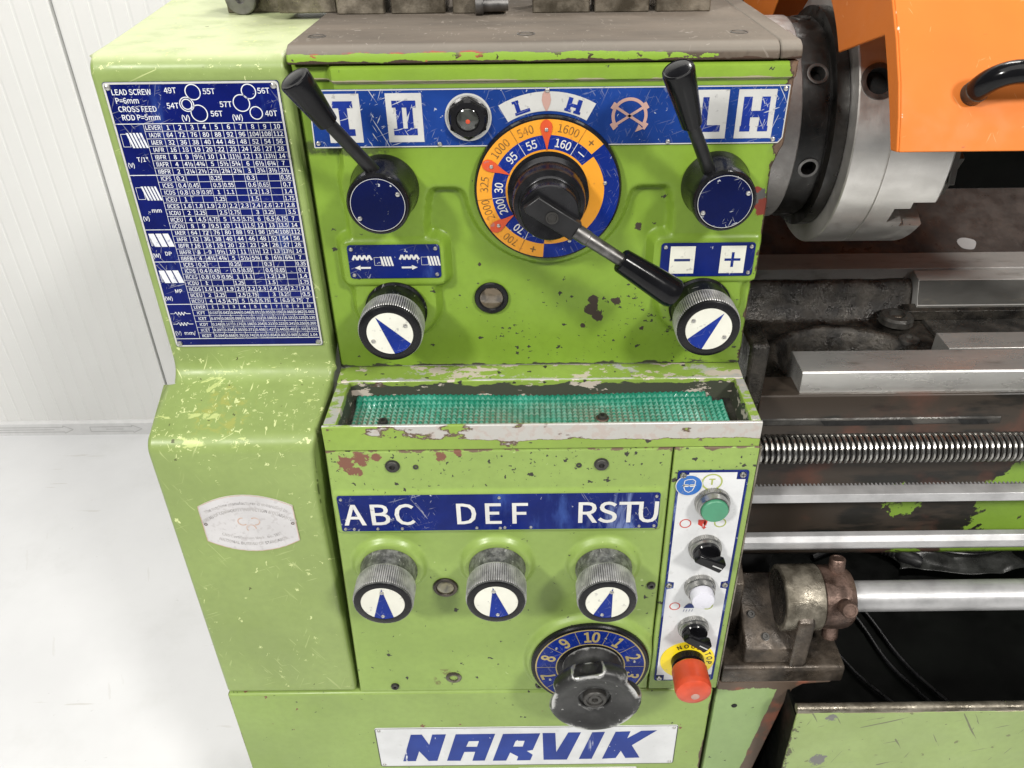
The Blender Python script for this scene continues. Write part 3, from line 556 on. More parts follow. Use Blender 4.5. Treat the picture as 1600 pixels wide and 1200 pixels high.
# ---- headstock top
tpm = MB().prism([(-0.004, 1.4122), (0.46, 1.4122), (0.46, 1.426), (0.006, 1.426), (-0.0005, 1.4232), (-0.004, 1.4175)], -0.1885, 0.2005, 'x')
top = tpm.build('top_plate', MAT['top_plate'], L, 0.0016, label='bare brown steel top plate with chipped green front edge')
tp2 = MB().prism([(-0.003, 1.4122), (0.46, 1.4122), (0.46, 1.4255), (0.006, 1.4255), (-0.0005, 1.4225), (-0.003, 1.4172)], 0.2012, 0.2185, 'x').build('top_plate', MAT['top_plate'], L, 0.0016)
def slot_screw(x, y, z, parent):
    m = MB().lathe([(0.0074, 0), (0.0074, 0.0004), (0.0066, 0.0005), (0.0064, -0.0006)], (x, y, z), (0, 0, 1), 28, False, True)
    o = m.build('slotted_screw', MAT['steel_dark'], parent)
    MB().box(x-0.0058, x+0.0058, y-0.0007, y+0.0007, z-0.0004, z+0.0001).build('slot', MAT['void'], o, smooth=0)
for x, y in ((-0.1715, 0.0373), (0.0006, 0.0381), (0.1756, 0.0359)): slot_screw(x, y, 1.426, top)

# ---- gear cover on the left
def arc(cy, cz, r, a0, a1, n): return [(cy+r*math.cos(rad(a0+(a1-a0)*i/n)), cz+r*math.sin(rad(a0+(a1-a0)*i/n))) for i in range(n+1)]
prof = [(PY, 0.7415)]+[(PY, 0.7415+(1.085-0.7415)*i/8) for i in range(1, 8)]
prof += arc(PY+0.018, 1.0885, 0.018, 180, 101, 8)
prof += arc(-0.020, 1.1395, 0.0205, 281, 360, 8)[0:]
prof = [p for p in prof]
prof += [(0.0005, 1.16+(1.40-1.16)*i/5) for i in range(6)]
prof += arc(0.0145, 1.4055, 0.0142, 180, 90, 7)
prof += [(0.12, 1.4198), (0.42, 1.4198)]
back = [(0.42, 0.7415)]
cm = MB(); full = prof+back
def cover_left(y): return -0.3525-(0.06*smooth(np.array(y), 0.02, 0.32)).item()
def cover_right(y, z): return -0.1915 if z > 1.2 else -0.1915-0.0125*min(1, max(0, (1.13-z)/0.06))-0.0
n = len(full); NS = 10
for y, z in full:
    xl = cover_left(y)+ (0.0045 if y > -0.02 and z > 1.12 else 0.0)
    xr = cover_right(y, z); rr = 0.005
    row = [(xl, y+rr if y < 0.4 else y), ]
    pts = []
    for u in np.linspace(0, 1, NS): pts.append((xl+(xr-xl)*u, y, z))
    cm.v += pts
cm.f = [(j*NS+i, j*NS+i+1, (j+1)*NS+i+1, (j+1)*NS+i) for j in range(n-1) for i in range(NS-1)]
cm.f += [((n-1)*NS+i, (n-1)*NS+i+1, i+1, i) for i in range(NS-1)]
cm.f += [tuple(j*NS for j in range(n)), tuple(j*NS+NS-1 for j in range(n-1, -1, -1))]
cover = cm.build('gear_cover', MAT['green_cover'], L, 0.004, smooth=50, seg=3, label='scuffed green gear cover with sloping shoulder')
for i in range(0): pass

# ---- tray on the gearbox
TZ = 1.1185
tr = MB()
def tray_prof():   # outer front lip, rounded, in (y, z)
    return [(PY, 1.0915)]+arc(PY+0.0065, TZ-0.0065, 0.0065, 180, 90, 5)
fp = [(PY, 1.0915), (PY, TZ-0.0022), (PY+0.0004, TZ-0.0007), (PY+0.0012, TZ), (-0.0826, TZ), (-0.0820, TZ-0.0006), (-0.0806, 1.0935), (-0.0806, 1.0915)]
XL_, XR_ = -0.1885, 0.2108
tr.prism(fp, XL_, XR_, 'x')
tray = tr.build('tray', MAT['green_tray'], L, 0.001, label='shallow oil-stained tray with paint worn off its rim')
MB().prism([(-0.0120, 1.0915), (-0.0105, TZ-0.001), (-0.0095, TZ), (-0.002, TZ+0.0006), (0.014, TZ+0.0028), (0.014, 1.0915)], XL_, XR_-0.001, 'x').build('rim', MAT['green_tray'], tray, 0.001)
MB().prism([(XL_+0.0005, TZ-0.0004), (XL_+0.0125, TZ-0.0004), (XL_+0.0155, 1.0915), (XL_+0.0005, 1.0915)], -0.0812, -0.0115, 'y').build('rim', MAT['green_tray'], tray, 0.001)
MB().prism([(XR_-0.0005, TZ-0.0004), (XR_-0.0095, TZ-0.0004), (XR_-0.0125, 1.0915), (XR_-0.0005, 1.0915)], -0.0812, -0.0115, 'y').build('rim', MAT['green_tray'], tray, 0.001)
MB().box(XL_+0.001, XR_-0.001, -0.0812, -0.011, 1.085, 1.0956).build('tray_floor', MAT['grey_cast'], tray, smooth=0)
# ribbed rubber mat with pyramids, curling up the back
px = 0.0053; nx, ny = 68, 13; mm = MB(); x0m, y0m = -0.1705, -0.0800
def matz(x, y):
    t = (y-y0m)/(ny*px); u = (x-x0m)/(nx*px)
    return 1.0962+0.006*max(0, (t-0.74)/0.26)**1.6+0.0012*math.sin(u*9)*t+0.002*max(0, (u-0.93)/0.07)
def mat_ok(i, j):
    return not (i > nx-1-3+j*0.9-0.0 and j < 3) and not (j > ny-3 and i > nx-2-(j-ny+3))
for j in range(ny):
    for i in range(nx):
        if not mat_ok(i, j): continue
        xa, xb, ya, yb = x0m+i*px, x0m+(i+1)*px, y0m+j*px*0.985, y0m+(j+1)*px*0.985
        b = [(xa, ya, matz(xa, ya)), (xb, ya, matz(xb, ya)), (xb, yb, matz(xb, yb)), (xa, yb, matz(xa, yb))]
        jx, jy = random.uniform(-.0003, .0003), random.uniform(-.0003, .0003)
        t = [((x*0.16+(xa+xb)/2*0.84)+jx, (y*0.16+(ya+yb)/2*0.84)+jy, z+0.0027+random.uniform(-.0001, .0001)) for x, y, z in b]
        bl = [(x, y, z-0.0007) for x, y, z in b]
        mm.add(b+t, [(4, 5, 6, 7), (0, 1, 5, 4), (1, 2, 6, 5), (2, 3, 7, 6), (3, 0, 4, 7)])
rm = mm.build('rubber_mat', MAT['green_rubber'], tray, smooth=0, label='green studded rubber mat lying in the tray'); rm['kind'] = 'stuff'
for x, y in ((-0.139, -0.052), (0.0695, -0.048)):
    o = put('socket_screw', sock4, tray, (x, y, 1.0990), (rad(-90), 0, 0)); 
MB().lathe([(0.0066, 0), (0.006, 0.0006)], (0.0695, -0.048, 1.0985), (0, 0, 1), 14).build('washer', MAT['copper_rust'], tray)

# ---- lower gearbox panel and control box
K3 = ((-0.1440, 0.9445), (-0.0345, 0.9450), (0.0732, 0.9425)); WC = (0.0640, 0.7955)
def h_lower(X, Z):
    Y = 0*X
    Y = Y-0.0022*(1-smooth(sd_rect(X, Z, -0.1915, 0.1285, 0.989, 1.0435, 0.006), -0.003, 0.0005))
    for cx, cz in K3: Y = Y-0.0065*(1-smooth(sd_circ(X, Z, cx, cz, 0.0345), -0.002, 0.0055))
    Y = Y-0.0065*(1-smooth(sd_circ(X, Z, WC[0], WC[1], 0.072), -0.004, 0.003))
    return Y
def gl(z): return -0.1895-0.0105*(1.0905-z)/0.351
panel('gearbox_panel', gl, lambda z: 0.1325, 0.7395, 1.0905, h_lower, MAT['green_gearbox'], 0.0019, PY, 0.12)
cb = MB().box(0.1338, 0.2122, PY, 0.03, 0.7395, 1.0905).build('control_box', MAT['green_gearbox'], L, 0.0012)
MB().box(-0.185, 0.205, PY+0.03, 0.03, 0.75, 1.085).build('gearbox_body', MAT['grey_cast'], L, smooth=0)
for x, z, m in ((-0.1285, 1.073, sock6), (0.0665, 1.0726, sock6), (0.1245, 0.911, sock4), (-0.158, 0.7505, sock4), (0.0075, 0.75, sock4)): put('socket_screw', m, L, (x, PY, z))
for x, z in ((-0.107, 1.0715), (0.0455, 1.0715)): put('grub_screw', sock4, L, (x, PY+0.0006, z)).scale = (0.62, 0.6, 0.62)
MB().lathe([(0.009, -0.001), (0.009, 0.001), (0.007, 0.0022), (0.0052, 0.0018), (0.0042, -0.002)], (-0.0899, PY, 0.7645), (0, -1, 0), 18).build('blanked_bolt', MAT['pale_cast'], L)

# ---- base cabinet
bm = MB().box(-0.3545, 0.2095, PY, 0.42, 0.0, 0.7375).build('base_cabinet', MAT['green_base'], L, 0.003, label='green base cabinet carrying the maker plate')
np_ = MB().prism(rrect(-0.1912, 0.1748, 0.593, 0.6712, 0.003), PY, PY-0.0012, 'y').build('name_plate', MAT['name_white'], L, 0.0003, label='white name plate with slanted blue lettering NARVIK')
MB().stroke(rrect(-0.1912+0.0006, 0.1748-0.0006, 0.5936, 0.6706, 0.003), 0.0009, PY-0.00135, True).build('border', MAT['sign_black'], np_, smooth=0)
for x in (-0.1862, 0.1698):
    for z in (0.5975, 0.6667): rivet(x, PY-0.0012, z, np_)
from mathutils.geometry import tessellate_polygon
NAME_LETTERS = [
  [[(-0.1625, 0.6039), (-0.1467, 0.6040), (-0.1409, 0.6246), (-0.1307, 0.6039), (-0.1198, 0.6042), (-0.1056, 0.6587), (-0.1223, 0.6585), (-0.1275, 0.6378), (-0.1350, 0.6587), (-0.1483, 0.6585)]],
  [[(-0.1079, 0.6039), (-0.0911, 0.6036), (-0.0853, 0.6221), (-0.0719, 0.6222), (-0.0763, 0.6033), (-0.0609, 0.6034), (-0.0460, 0.6586), (-0.0939, 0.6585)], [(-0.0825, 0.6328), (-0.0788, 0.6441), (-0.0663, 0.6442), (-0.0692, 0.6326)]],
  [[(-0.0510, 0.6028), (-0.0341, 0.6029), (-0.0288, 0.6199), (-0.0190, 0.6111), (-0.0210, 0.6029), (-0.0041, 0.6032), (-0.0009, 0.6146), (-0.0082, 0.6227), (-0.0008, 0.6246), (0.0085, 0.6586), (-0.0366, 0.6581)], [(-0.0248, 0.6321), (-0.0215, 0.6436), (-0.0105, 0.6438), (-0.0131, 0.6319)]],
  [[(0.0125, 0.6037), (0.0415, 0.6036), (0.0578, 0.6597), (0.0424, 0.6596), (0.0282, 0.6199), (0.0267, 0.6589), (0.0113, 0.6590)]],
  [[(0.0564, 0.6046), (0.0724, 0.6047), (0.0869, 0.6601), (0.0714, 0.6594)]],
  [[(0.0853, 0.6044), (0.1022, 0.6058), (0.1079, 0.6209), (0.1143, 0.6056), (0.1320, 0.6061), (0.1209, 0.6321), (0.1499, 0.6620), (0.1306, 0.6613), (0.1145, 0.6465), (0.1177, 0.6606), (0.0996, 0.6599)]],
]
for let in NAME_LETTERS:      # outline, then a counter if the letter has one
    pts = [p for poly in let for p in poly]; tri = tessellate_polygon([[Vector((x, z, 0)) for x, z in poly] for poly in let])
    MB().add([(x, PY-0.0014, z) for x, z in pts], [tuple(f) for f in tri]).build('letter', MAT['name_blue'], np_, smooth=0)
MB().prism(rrect(-0.02, 0.13, 0.555, 0.585, 0.002), PY, PY-0.0012, 'y').build('lower_plate', MAT['name_white'], L)

# ---- thread and feed chart
CX0, CX1, CZ0, CZ1 = -0.3398, -0.1985, 1.155, 1.4003
ch = MB().prism(rrect(CX0, CX1, CZ0, CZ1, 0.002), 0.0002, -0.0012, 'y').build('feed_chart', MAT['blue_chart'], L, label='tall dark blue thread and feed chart plate with fine white table')
yc = -0.0014
bd = MB().stroke(rrect(CX0+0.001, CX1-0.001, CZ0+0.001, CZ1-0.001, 0.0018), 0.0016, yc, True)
RH = 0.00616; RT = 1.3672; CL = -0.3152; C0 = -0.3005; CW = (CX1-0.0022-C0)/10
rows = ['LEVER|1|2|3|4|5|6|7|8|9|10', 'IADR|64|72|76|80|88|92|96|104|108|112', 'IAER|32|36|38|40|44|46|48|52|54|56', 'IAFR|16|18|19|20|22|23|24|26|27|28', 'IBFR|8|9|9½|10|11|11½|12|13|13½|14', 'IIAFR|4|4½|4¾|5|5½|5¾|6|6½|6¾|7', 'IIBFR|2|2¼|2½|2½|2¾|2¾|3|3¼|3½|3½',
 'ICFS|0.2|||0.25|||0.3|||0.35', 'ICES|0.4|0.45||0.5|0.55||0.6|0.65||0.7', 'ICDS|0.8|0.9|0.95|1|1.1||1.2|1.3||1.4', 'ICEU|1|||1.25|||1.5|||1.75', 'IICES|1.6|1.8|1.9|2.0|2.2|2.3|2.4|2.6|2.7|2.8', 'ICDU|2|2.25||2.5|2.75||3|3.25||3.5', 'IICEU|4|4.5|4.75|5|5.5|5.75|6|6.5|6.75|7', 'IICDU|8|9|9.5|10|11|11.5|12|13|13.5|14',
 'IAER|64|72|76|80|88|92|96|104|108|112', 'IAFR|32|36|38|40|44|46|48|52|54|56', 'IBFR|16|18|19|20|22|23|24|26|27|28', 'IIAFR|8|9|9½|10|11|11½|12|13|13½|14', 'IIBFR|4|4½|4¾|5|5½|5¾|6|6½|6¾|7',
 'ICES|0.2|||0.25|||0.3|||0.35', 'ICDS|0.4|0.45||0.5|0.55||0.6|0.65||0.7', 'IICES|0.8|0.9|0.95|1|1.1||1.2|1.3||1.4', 'ICDU|1|||1.25|||1.5|||1.75', 'IICDS|1.6|1.8|1.9|2.0|2.2|2.3|2.4|2.6|2.7|2.8', 'IICEU|2|2.25||2.5|2.75||3|3.25||3.5', 'IICDU|4|4.5|4.75|5|5.5|5.75|6|6.5|6.75|7',
 'LEVER|1|2|3|4|5|6|7|8|9|10', 'ICFT|0.037|0.042|0.044|0.046|0.051|0.053|0.056|0.060|0.062|0.065', 'ICET|0.074|0.083|0.088|0.093|0.102|0.106|0.111|0.121|0.125|0.130', 'ICDT|0.148|0.167|0.176|0.186|0.204|0.213|0.223|0.241|0.250|0.260', 'IICET|0.297|0.334|0.353|0.371|0.408|0.427|0.445|0.482|0.501|0.520', 'IICDT|0.594|0.668|0.705|0.742|0.816|0.854|0.891|0.965|1.002|1.04']
tx = MB(); gr = MB(); GW = 0.00035
for i, rw in enumerate(rows):
    zt = RT-i*RH; zc = zt-RH/2; cells = rw.split('|')
    gr.flat(rect(CL, CX1-0.0022, zt-GW/2, zt+GW/2), yc)
    small = i >= 27
    text(tx, cells[0], (CL+C0)/2, zc, 0.0036 if not small else 0.0030, yc-0.0001, sx=0.9, bold=0.004, wmax=0.0132)
    for c, s_ in enumerate(cells[1:]):
        if s_: text(tx, s_, C0+CW*(c+0.5), zc, 0.0037 if not small else 0.0027, yc-0.0001, sx=1.0, bold=0.004, wmax=CW*0.86)
RB = RT-33*RH
for sec in (0, 7, 15, 20, 27, 33): gr.flat(rect(CX0+0.0018, CX1-0.0022, RT-sec*RH-0.0003, RT-sec*RH+0.0003), yc-0.00005)
for x in [CL]+[C0+CW*k for k in range(10)]: gr.flat(rect(x-GW/2, x+GW/2, RB, RT), yc-0.0001)
for k, (s_, dx) in enumerate((('LEAD SCREW', 0), ('P=6mm', 0.0015), ('CROSS FEED', 0.002), ('ROD P=5mm', 0.003))): text(tx, s_, CX0+0.0055+dx, 1.3925-k*0.0067, 0.0043, yc, sx=0.92, bold=0.005, align='L')
gears = ((-0.2685, 1.3920, 0.0060), (-0.2755, 1.3825, 0.0056), (-0.2755, 1.3825, 0.0040), (-0.2670, 1.3752, 0.0066), (-0.2235, 1.3920, 0.0057), (-0.2310, 1.3830, 0.0066), (-0.2205, 1.3750, 0.0050))
gg = MB()
for cx, cz, r in gears: MB().ring(cx, cz, r-0.0004, r+0.0004, yc-0.0001, n=30).build('gear_circle', MAT['chart_print'], ch, smooth=0)
for s_, x, z in (('49T', -0.2865, 1.3935), ('55T', -0.2555, 1.3925), ('54T', -0.2872, 1.3815), ('56T', -0.2530, 1.3748), ('(V)', -0.2790, 1.3715), ('57T', -0.2440, 1.3822), ('56T', -0.2115, 1.3925), ('40T', -0.2085, 1.3745), ('(W)', -0.2365, 1.3715)): text(tx, s_, x, z, 0.0043, yc, bold=0.005)
def thread(mb, cx, cz, w_, h_, y, fat=0.42, n=5, lead=0.35, lean=0.12):
    mb.stroke(rect(cx-w_/2, cx-w_/2+w_*lead, cz-h_*0.42, cz+h_*0.42), w_*0.018, y, True)
    a = cx-w_/2+w_*lead; p = (w_*(1-lead))/n
    for i in range(n): mb.flat([(a+i*p+lean*h_+p*0.0, cz-h_/2), (a+i*p+p*fat*1.6+lean*h_, cz-h_/2), (a+i*p+p*fat*1.6-lean*h_, cz+h_/2), (a+i*p-lean*h_, cz+h_/2)], y)
for sec, n_, f_ in ((2.2, 5, 0.40), (9.6, 5, 0.40), (16.6, 3, 0.5), (22.4, 3, 0.5)): thread(gg, (CX0+CL)/2+0.0015, RT-sec*RH, 0.020, 0.0125, yc-0.0001, f_, n_, 0.3 if n_ == 5 else 0.05)
for s_, r_ in (('(V)', 5.6), ('(V)', 13.3), ('(W)', 19.0), ('(W)', 26.0), ('(V)', 32.0)): text(tx, s_, CX0+0.0055, RT-r_*RH, 0.0036, yc, bold=0.005)
for s_, r_ in (('T/1"', 4.8), ('mm', 12.1), ('DP', 18.7), ('MP', 24.8), ('mm/', 32.0)): text(tx, s_, CX0+0.0165, RT-r_*RH, 0.0036, yc, bold=0.005)
def zig(x, z, w_, h_, n): return [(x+w_*i/(2*n), z+(h_ if i % 2 else -h_)*(0 if i in (0, 2*n) else 1)) for i in range(2*n+1)]
for z in (RT-28.6*RH, RT-30.4*RH): gg.stroke([(CX0+0.003, z)]+zig(CX0+0.007, z, 0.011, 0.0018, 4)+[(CX0+0.022, z)], 0.0006, yc-0.0001)
bd.build('border', MAT['alu_plate'], ch, smooth=0); gr.build('table_lines', MAT['chart_print'], ch, smooth=0)['kind'] = 'stuff'; tx.build('lettering', MAT['chart_print'], ch, smooth=0)['kind'] = 'stuff'; gg.build('thread_symbols', MAT['chart_print'], ch, smooth=0)['kind'] = 'stuff'
for x in (CX0+0.004, CX1-0.004):
    for z in (CZ0+0.004, CZ1-0.004): rivet(x, -0.0012, z, ch, 1.25)

# ---- round-ended certificate plate on the cover
ce_c = (-0.2755, 1.0035)
def cert_poly(w_, h0, h1):
    p = []
    for i in range(13): u = -1+i/6; p.append((ce_c[0]+u*w_, ce_c[1]-h0-(h1-h0)*(1-u*u)))
    for i in range(13): u = 1-i/6; p.append((ce_c[0]+u*w_, ce_c[1]+h0+(h1-h0)*(1-u*u)))
    return p
ce = MB().prism(cert_poly(0.0458, 0.0225, 0.0365), PY+0.0003, PY-0.0009, 'y').build('certificate_plate', MAT['cert_plate'], L, label='faded silver certificate plate with curved top and bottom')
ci = MB(); yq = PY-0.0011
arctext(ci, 'The machine manufacturer is controlled by', ce_c[0], ce_c[1]-0.050, 0.0765, 90, 0.0036, yq, 0.86)
arctext(ci, 'BUREAU OF COMMODITY INSPECTION & QUARANTINE', ce_c[0], ce_c[1]-0.052, 0.0705, 90, 0.0037, yq, 0.80, 0.008)
arctext(ci, 'CNS Certification Mark   No. 1657', ce_c[0], ce_c[1]+0.050, 0.0690, 270, 0.0034, yq, 0.86, inward=True)
arctext(ci, 'NATIONAL BUREAU OF STANDARDS', ce_c[0], ce_c[1]+0.050, 0.0765, 270, 0.0036, yq, 0.86, 0.008, inward=True)
ci.build('lettering', MAT['grey_ink'], ce, smooth=0)['kind'] = 'stuff'
em = MB()
for a, (dx, dz) in ((200, (-0.006, 0.003)), (20, (0.006, 0.003)), (110, (0.001, -0.006))): em.ring(ce_c[0]+dx, ce_c[1]+dz, 0.0040, 0.0051, yq, a-120, a+110, 30)
em.build('emblem', MAT['faint_orange'], ce, smooth=0)
MB().stroke(cert_poly(0.0455, 0.0223, 0.0362), 0.0007, yq, True).build('border', MAT['faint_orange'], ce, smooth=0)
for x in (-0.0425, 0.0425): MB().ring(ce_c[0]+x, ce_c[1], 0.0009, 0.0017, yq-0.0002, n=14).build('nail_hole', MAT['copper_rust'], ce, smooth=0)

# ================================================================== controls on the upper panel
# ---- symbol strip
ys = -0.0012
st = MB().prism([(-0.1775, 1.3455), (0.2100, 1.3455), (0.2135, 1.3500), (0.2135, 1.3925), (-0.1760, 1.3925)], 0.0003, ys, 'y').build('symbol_strip', MAT['blue_strip'], L, 0.0003, label='long scratched blue strip plate with gear range symbols')
yt = ys-0.0002
MB().stroke([(-0.1770, 1.3460), (0.2098, 1.3460), (0.2130, 1.3502), (0.2130, 1.3920), (-0.1756, 1.3920)], 0.0009, yt, True).build('border', MAT['alu_plate'], st, smooth=0)
def tile(x0, x1, z0=1.3498, z1=1.3893):
    return MB().flat([(x0, z0), (x1, z0), (x1, z1), (x0, z1)], yt).build('symbol_tile', MAT['alu_plate'], st, smooth=0)
def glyph_rects(rs, parent, mat='blue_print'):
    m = MB()
    for i, r in enumerate(rs): m.flat(rect(*r), yt-0.0002-i*1e-5)
    m.build('symbol', MAT[mat], parent, smooth=0)
def Isym(x0, x1, bars):
    z0, z1 = 1.3555, 1.3835; rs = [(x0, x1, z0, z0+0.0055), (x0, x1, z1-0.0055, z1)]
    for a, b in bars: rs.append((a, b, z0+0.0055, z1-0.0055))
    return rs
t = tile(-0.1632, -0.1355); glyph_rects(Isym(-0.1580, -0.1415, [(-0.1532, -0.1462)]), t)
t = tile(-0.1143, -0.0850); glyph_rects(Isym(-0.1095, -0.0900, [(-0.1065, -0.1015), (-0.0978, -0.0928)]), t)
t = tile(0.1385, 0.1650); glyph_rects([(0.1440, 0.1490, 1.3555, 1.3835), (0.1490, 0.1600, 1.3555, 1.3610)], t)
t = tile(0.1725, 0.2035); glyph_rects([(0.1772, 0.1842, 1.3555, 1.3835), (0.1918, 0.1988, 1.3555, 1.3835), (0.1842, 0.1918, 1.3670, 1.3722), (0.1765, 0.1848, 1.3555, 1.3600), (0.1912, 0.1995, 1.3555, 1.3600)], t)
at = MB().ring(DC[0], DC[1], 0.0655, 0.0810, yt, 61, 120, 80).build('range_arc', MAT['alu_plate'], st, smooth=0)
def polar_rects(m, ang, r, rs):
    c, s_ = math.cos(rad(ang-90)), math.sin(rad(ang-90)); ox_, oz_ = DC[0]+r*math.cos(rad(ang)), DC[1]+r*math.sin(rad(ang))
    for i, (x0, x1, z0, z1) in enumerate(rs): m.flat([(ox_+x*c-z*s_, oz_+x*s_+z*c) for x, z in rect(x0, x1, z0, z1)], yt-0.0002-i*1e-5)
m = MB(); polar_rects(m, 107.5, 0.0725, [(-0.0050, -0.0015, -0.0058, 0.0058), (-0.0015, 0.0062, -0.0058, -0.0030), (-0.0066, -0.0015, -0.0058, -0.0035), (-0.0066, -0.0010, 0.0038, 0.0058)])
m.build('range_letter', MAT['blue_print'], at, smooth=0)
m = MB(); polar_rects(m, 73.0, 0.0725, [(-0.0058, -0.0022, -0.0058, 0.0058), (0.0022, 0.0058, -0.0058, 0.0058), (-0.0022, 0.0022, -0.0014, 0.0014), (-0.0068, -0.0010, -0.0058, -0.0036), (0.0010, 0.0068, -0.0058, -0.0036)])
m.build('range_letter', MAT['blue_print'], at, smooth=0)
def leaf(cx, cz, ang, r0, r1, w_, y):
    d = (math.cos(rad(ang)), math.sin(rad(ang))); q = (-d[1], d[0]); p = []
    for u, ww in ((0, 0.15), (0.3, 0.75), (0.55, 1.0), (0.85, 0.8), (1, 0.35)): p.append((cx+d[0]*(r0+(r1-r0)*u)-q[0]*w_*ww, cz+d[1]*(r0+(r1-r0)*u)-q[1]*w_*ww))
    for u, ww in ((1, 0.35), (0.85, 0.8), (0.55, 1.0), (0.3, 0.75), (0, 0.15)): p.append((cx+d[0]*(r0+(r1-r0)*u)+q[0]*w_*ww, cz+d[1]*(r0+(r1-r0)*u)+q[1]*w_*ww))
    return p
MB().flat(leaf(DC[0], DC[1], 91, 0.0655, 0.0815, 0.0038, 0), yt-0.0003).build('faded_pointer', MAT['faded_red'], at, smooth=0)
nd = MB(); ncx, ncz = 0.0848, 1.3692
nd.ring(ncx, ncz, 0.0122, 0.0148, yt, -38, 222, 44)
for a in (32, 148): 
    d = Vector((math.cos(rad(a)), math.sin(rad(a)))); c0 = Vector((ncx, ncz)); nd.stroke([c0-d*0.0165, c0+d*0.0165], 0.0022, yt-0.0001)
for a in (32, 148, 212, 328):
    d = Vector((math.cos(rad(a)), math.sin(rad(a)))); q = Vector((-d.y, d.x)); e = Vector((ncx, ncz))+d*0.0158; nd.stroke([e-q*0.0028, e+q*0.0028], 0.0024, yt-0.00015)
d = Vector((math.cos(rad(-50)), math.sin(rad(-50)))); e = Vector((ncx, ncz))+d*0.0135; nd.flat([e+Vector((-0.0035, -0.0028)), e+Vector((0.003, -0.0002)), e+Vector((-0.0008, 0.0036))], yt-0.0002)
nd.build('no_shift_symbol', MAT['faded_red'], st, smooth=0)
for x, z in ((-0.1735, 1.3495), (-0.0725, 1.3478), (0.0172, 1.3903), (0.2055, 1.3490), (0.2098, 1.3895), (0.118, 1.3478)): rivet(x, ys, z, st)
# ---- hexagonal sight nut
NC = (-0.0476, 1.3695)
sg = MB().lathe([(0.0192, 0), (0.0192, 0.0008), (0.0176, 0.0008), (0.0176, 0.0002)], (NC[0], ys, NC[1]), (0, -1, 0), 48).build('sight_ring', MAT['alu_plate'], L)
hx = lambda s_: (lambda a: s_*math.cos(math.pi/6)/math.cos(((a+math.pi/6) % (math.pi/3))-math.pi/6))
sn = MB().lathe([(0.0168, 0), (hx(0.0170), 0.001), (hx(0.0170), 0.0065), (0.0138, 0.0085), (0.0098, 0.0088), (0.0092, 0.0075)], (NC[0], ys, NC[1]), (0, -1, 0), 48).build('sight_nut', MAT['black_paint'], L, smooth=25, label='black hexagonal sight nut with red dot')
MB().lathe([(0.0092, 0.006), (0.0088, 0.0080), (0.006, 0.0096), (0.003, 0.0102), (0.0003, 0.0104)], (NC[0], ys, NC[1]), (0, -1, 0), 30).build('lens', MAT['dark_glass'], sn)
MB().lathe([(0.0021, 0.0100), (0.0016, 0.0107), (0.0002, 0.0110)], (NC[0]+0.0002, ys, NC[1]-0.0008), (0, -1, 0), 14).build('red_dot', MAT['red_plastic'], sn)
# ---- speed dial
YD = -0.0085
sd = MB().lathe([(0.0632, -0.0005), (0.0632, 0.0060), (0.0622, 0.0083), (0.0605, YD*-1)], (DC[0], 0, DC[1]), (0, -1, 0), 72).build('speed_dial', MAT['black_paint'], L, label='round yellow and blue spindle speed dial')
yd = YD-0.0002
R0, R1, R2, R3 = 0.0345, 0.0362, 0.0480, 0.0608
yl = MB().ring(DC[0], DC[1], R2, R3, yd, 41, 266, 96); yl.ring(DC[0], DC[1], R1, R2, yd, 266, 398, 96); yl.ring(DC[0], DC[1], R0, R1, yd, 0, 360, 64)
yl.build('yellow_scale', MAT['yellow_dial'], sd, smooth=0)
bl = MB().ring(DC[0], DC[1], R1, R2, yd-0.0001, 38, 266, 96); bl.ring(DC[0], DC[1], R2, R3, yd-0.0001, 266, 401, 96)
bl.build('blue_scale', MAT['blue_dial'], sd, smooth=0)
ik = MB(); wt = MB(); yn = yd-0.0003
for s_, a in (('1000', 47), ('540', 20), ('1600', -18), ('+', -41), ('325', 83), ('2000', 107), ('700', 143), ('+', 166)):
    ik = MB()
    if s_ == '+': text(ik, '+', DC[0]+0.0545*math.cos(rad(90+a)), DC[1]+0.0545*math.sin(rad(90+a)), 0.0075, yn, a, 1, 0.004)
    else: arctext(ik, s_, DC[0], DC[1], 0.0545, 90+a, 0.0068, yn, 0.92, 0.0)
    ik.build('dark_numeral', MAT['dial_ink'], sd, smooth=0)
for s_, a in (('95', 46), ('55', 19), ('160', -17), ('30', 85), ('200', 108), ('70', 143)):
    wt = MB(); arctext(wt, s_, DC[0], DC[1], 0.0421, 90+a, 0.0068, yn, 0.92, 0.006); wt.build('white_numeral', MAT['white_print'], sd, smooth=0)
ik = MB(); wt = MB()
def spoke(mb, a, r0, r1, w_): mb.stroke([(DC[0]+r0*math.cos(rad(90+a)), DC[1]+r0*math.sin(rad(90+a))), (DC[0]+r1*math.cos(rad(90+a)), DC[1]+r1*math.sin(rad(90+a)))], w_, yn)
for a in (31, -31, 97, 155): spoke(ik, a, R2, R3, 0.0004); spoke(wt, a, R1, R2, 0.0005)
for a in (-41, 166):
    c0 = Vector((DC[0]+0.042*math.cos(rad(90+a)), DC[1]+0.042*math.sin(rad(90+a)))); q = Vector((math.cos(rad(a)), math.sin(rad(a))))*0.0032; wt.stroke([c0-q, c0+q], 0.0009, yn)
ik.build('dark_divisions', MAT['dial_ink'], sd, smooth=0)['kind'] = 'stuff'; wt.build('white_divisions', MAT['white_print'], sd, smooth=0)['kind'] = 'stuff'
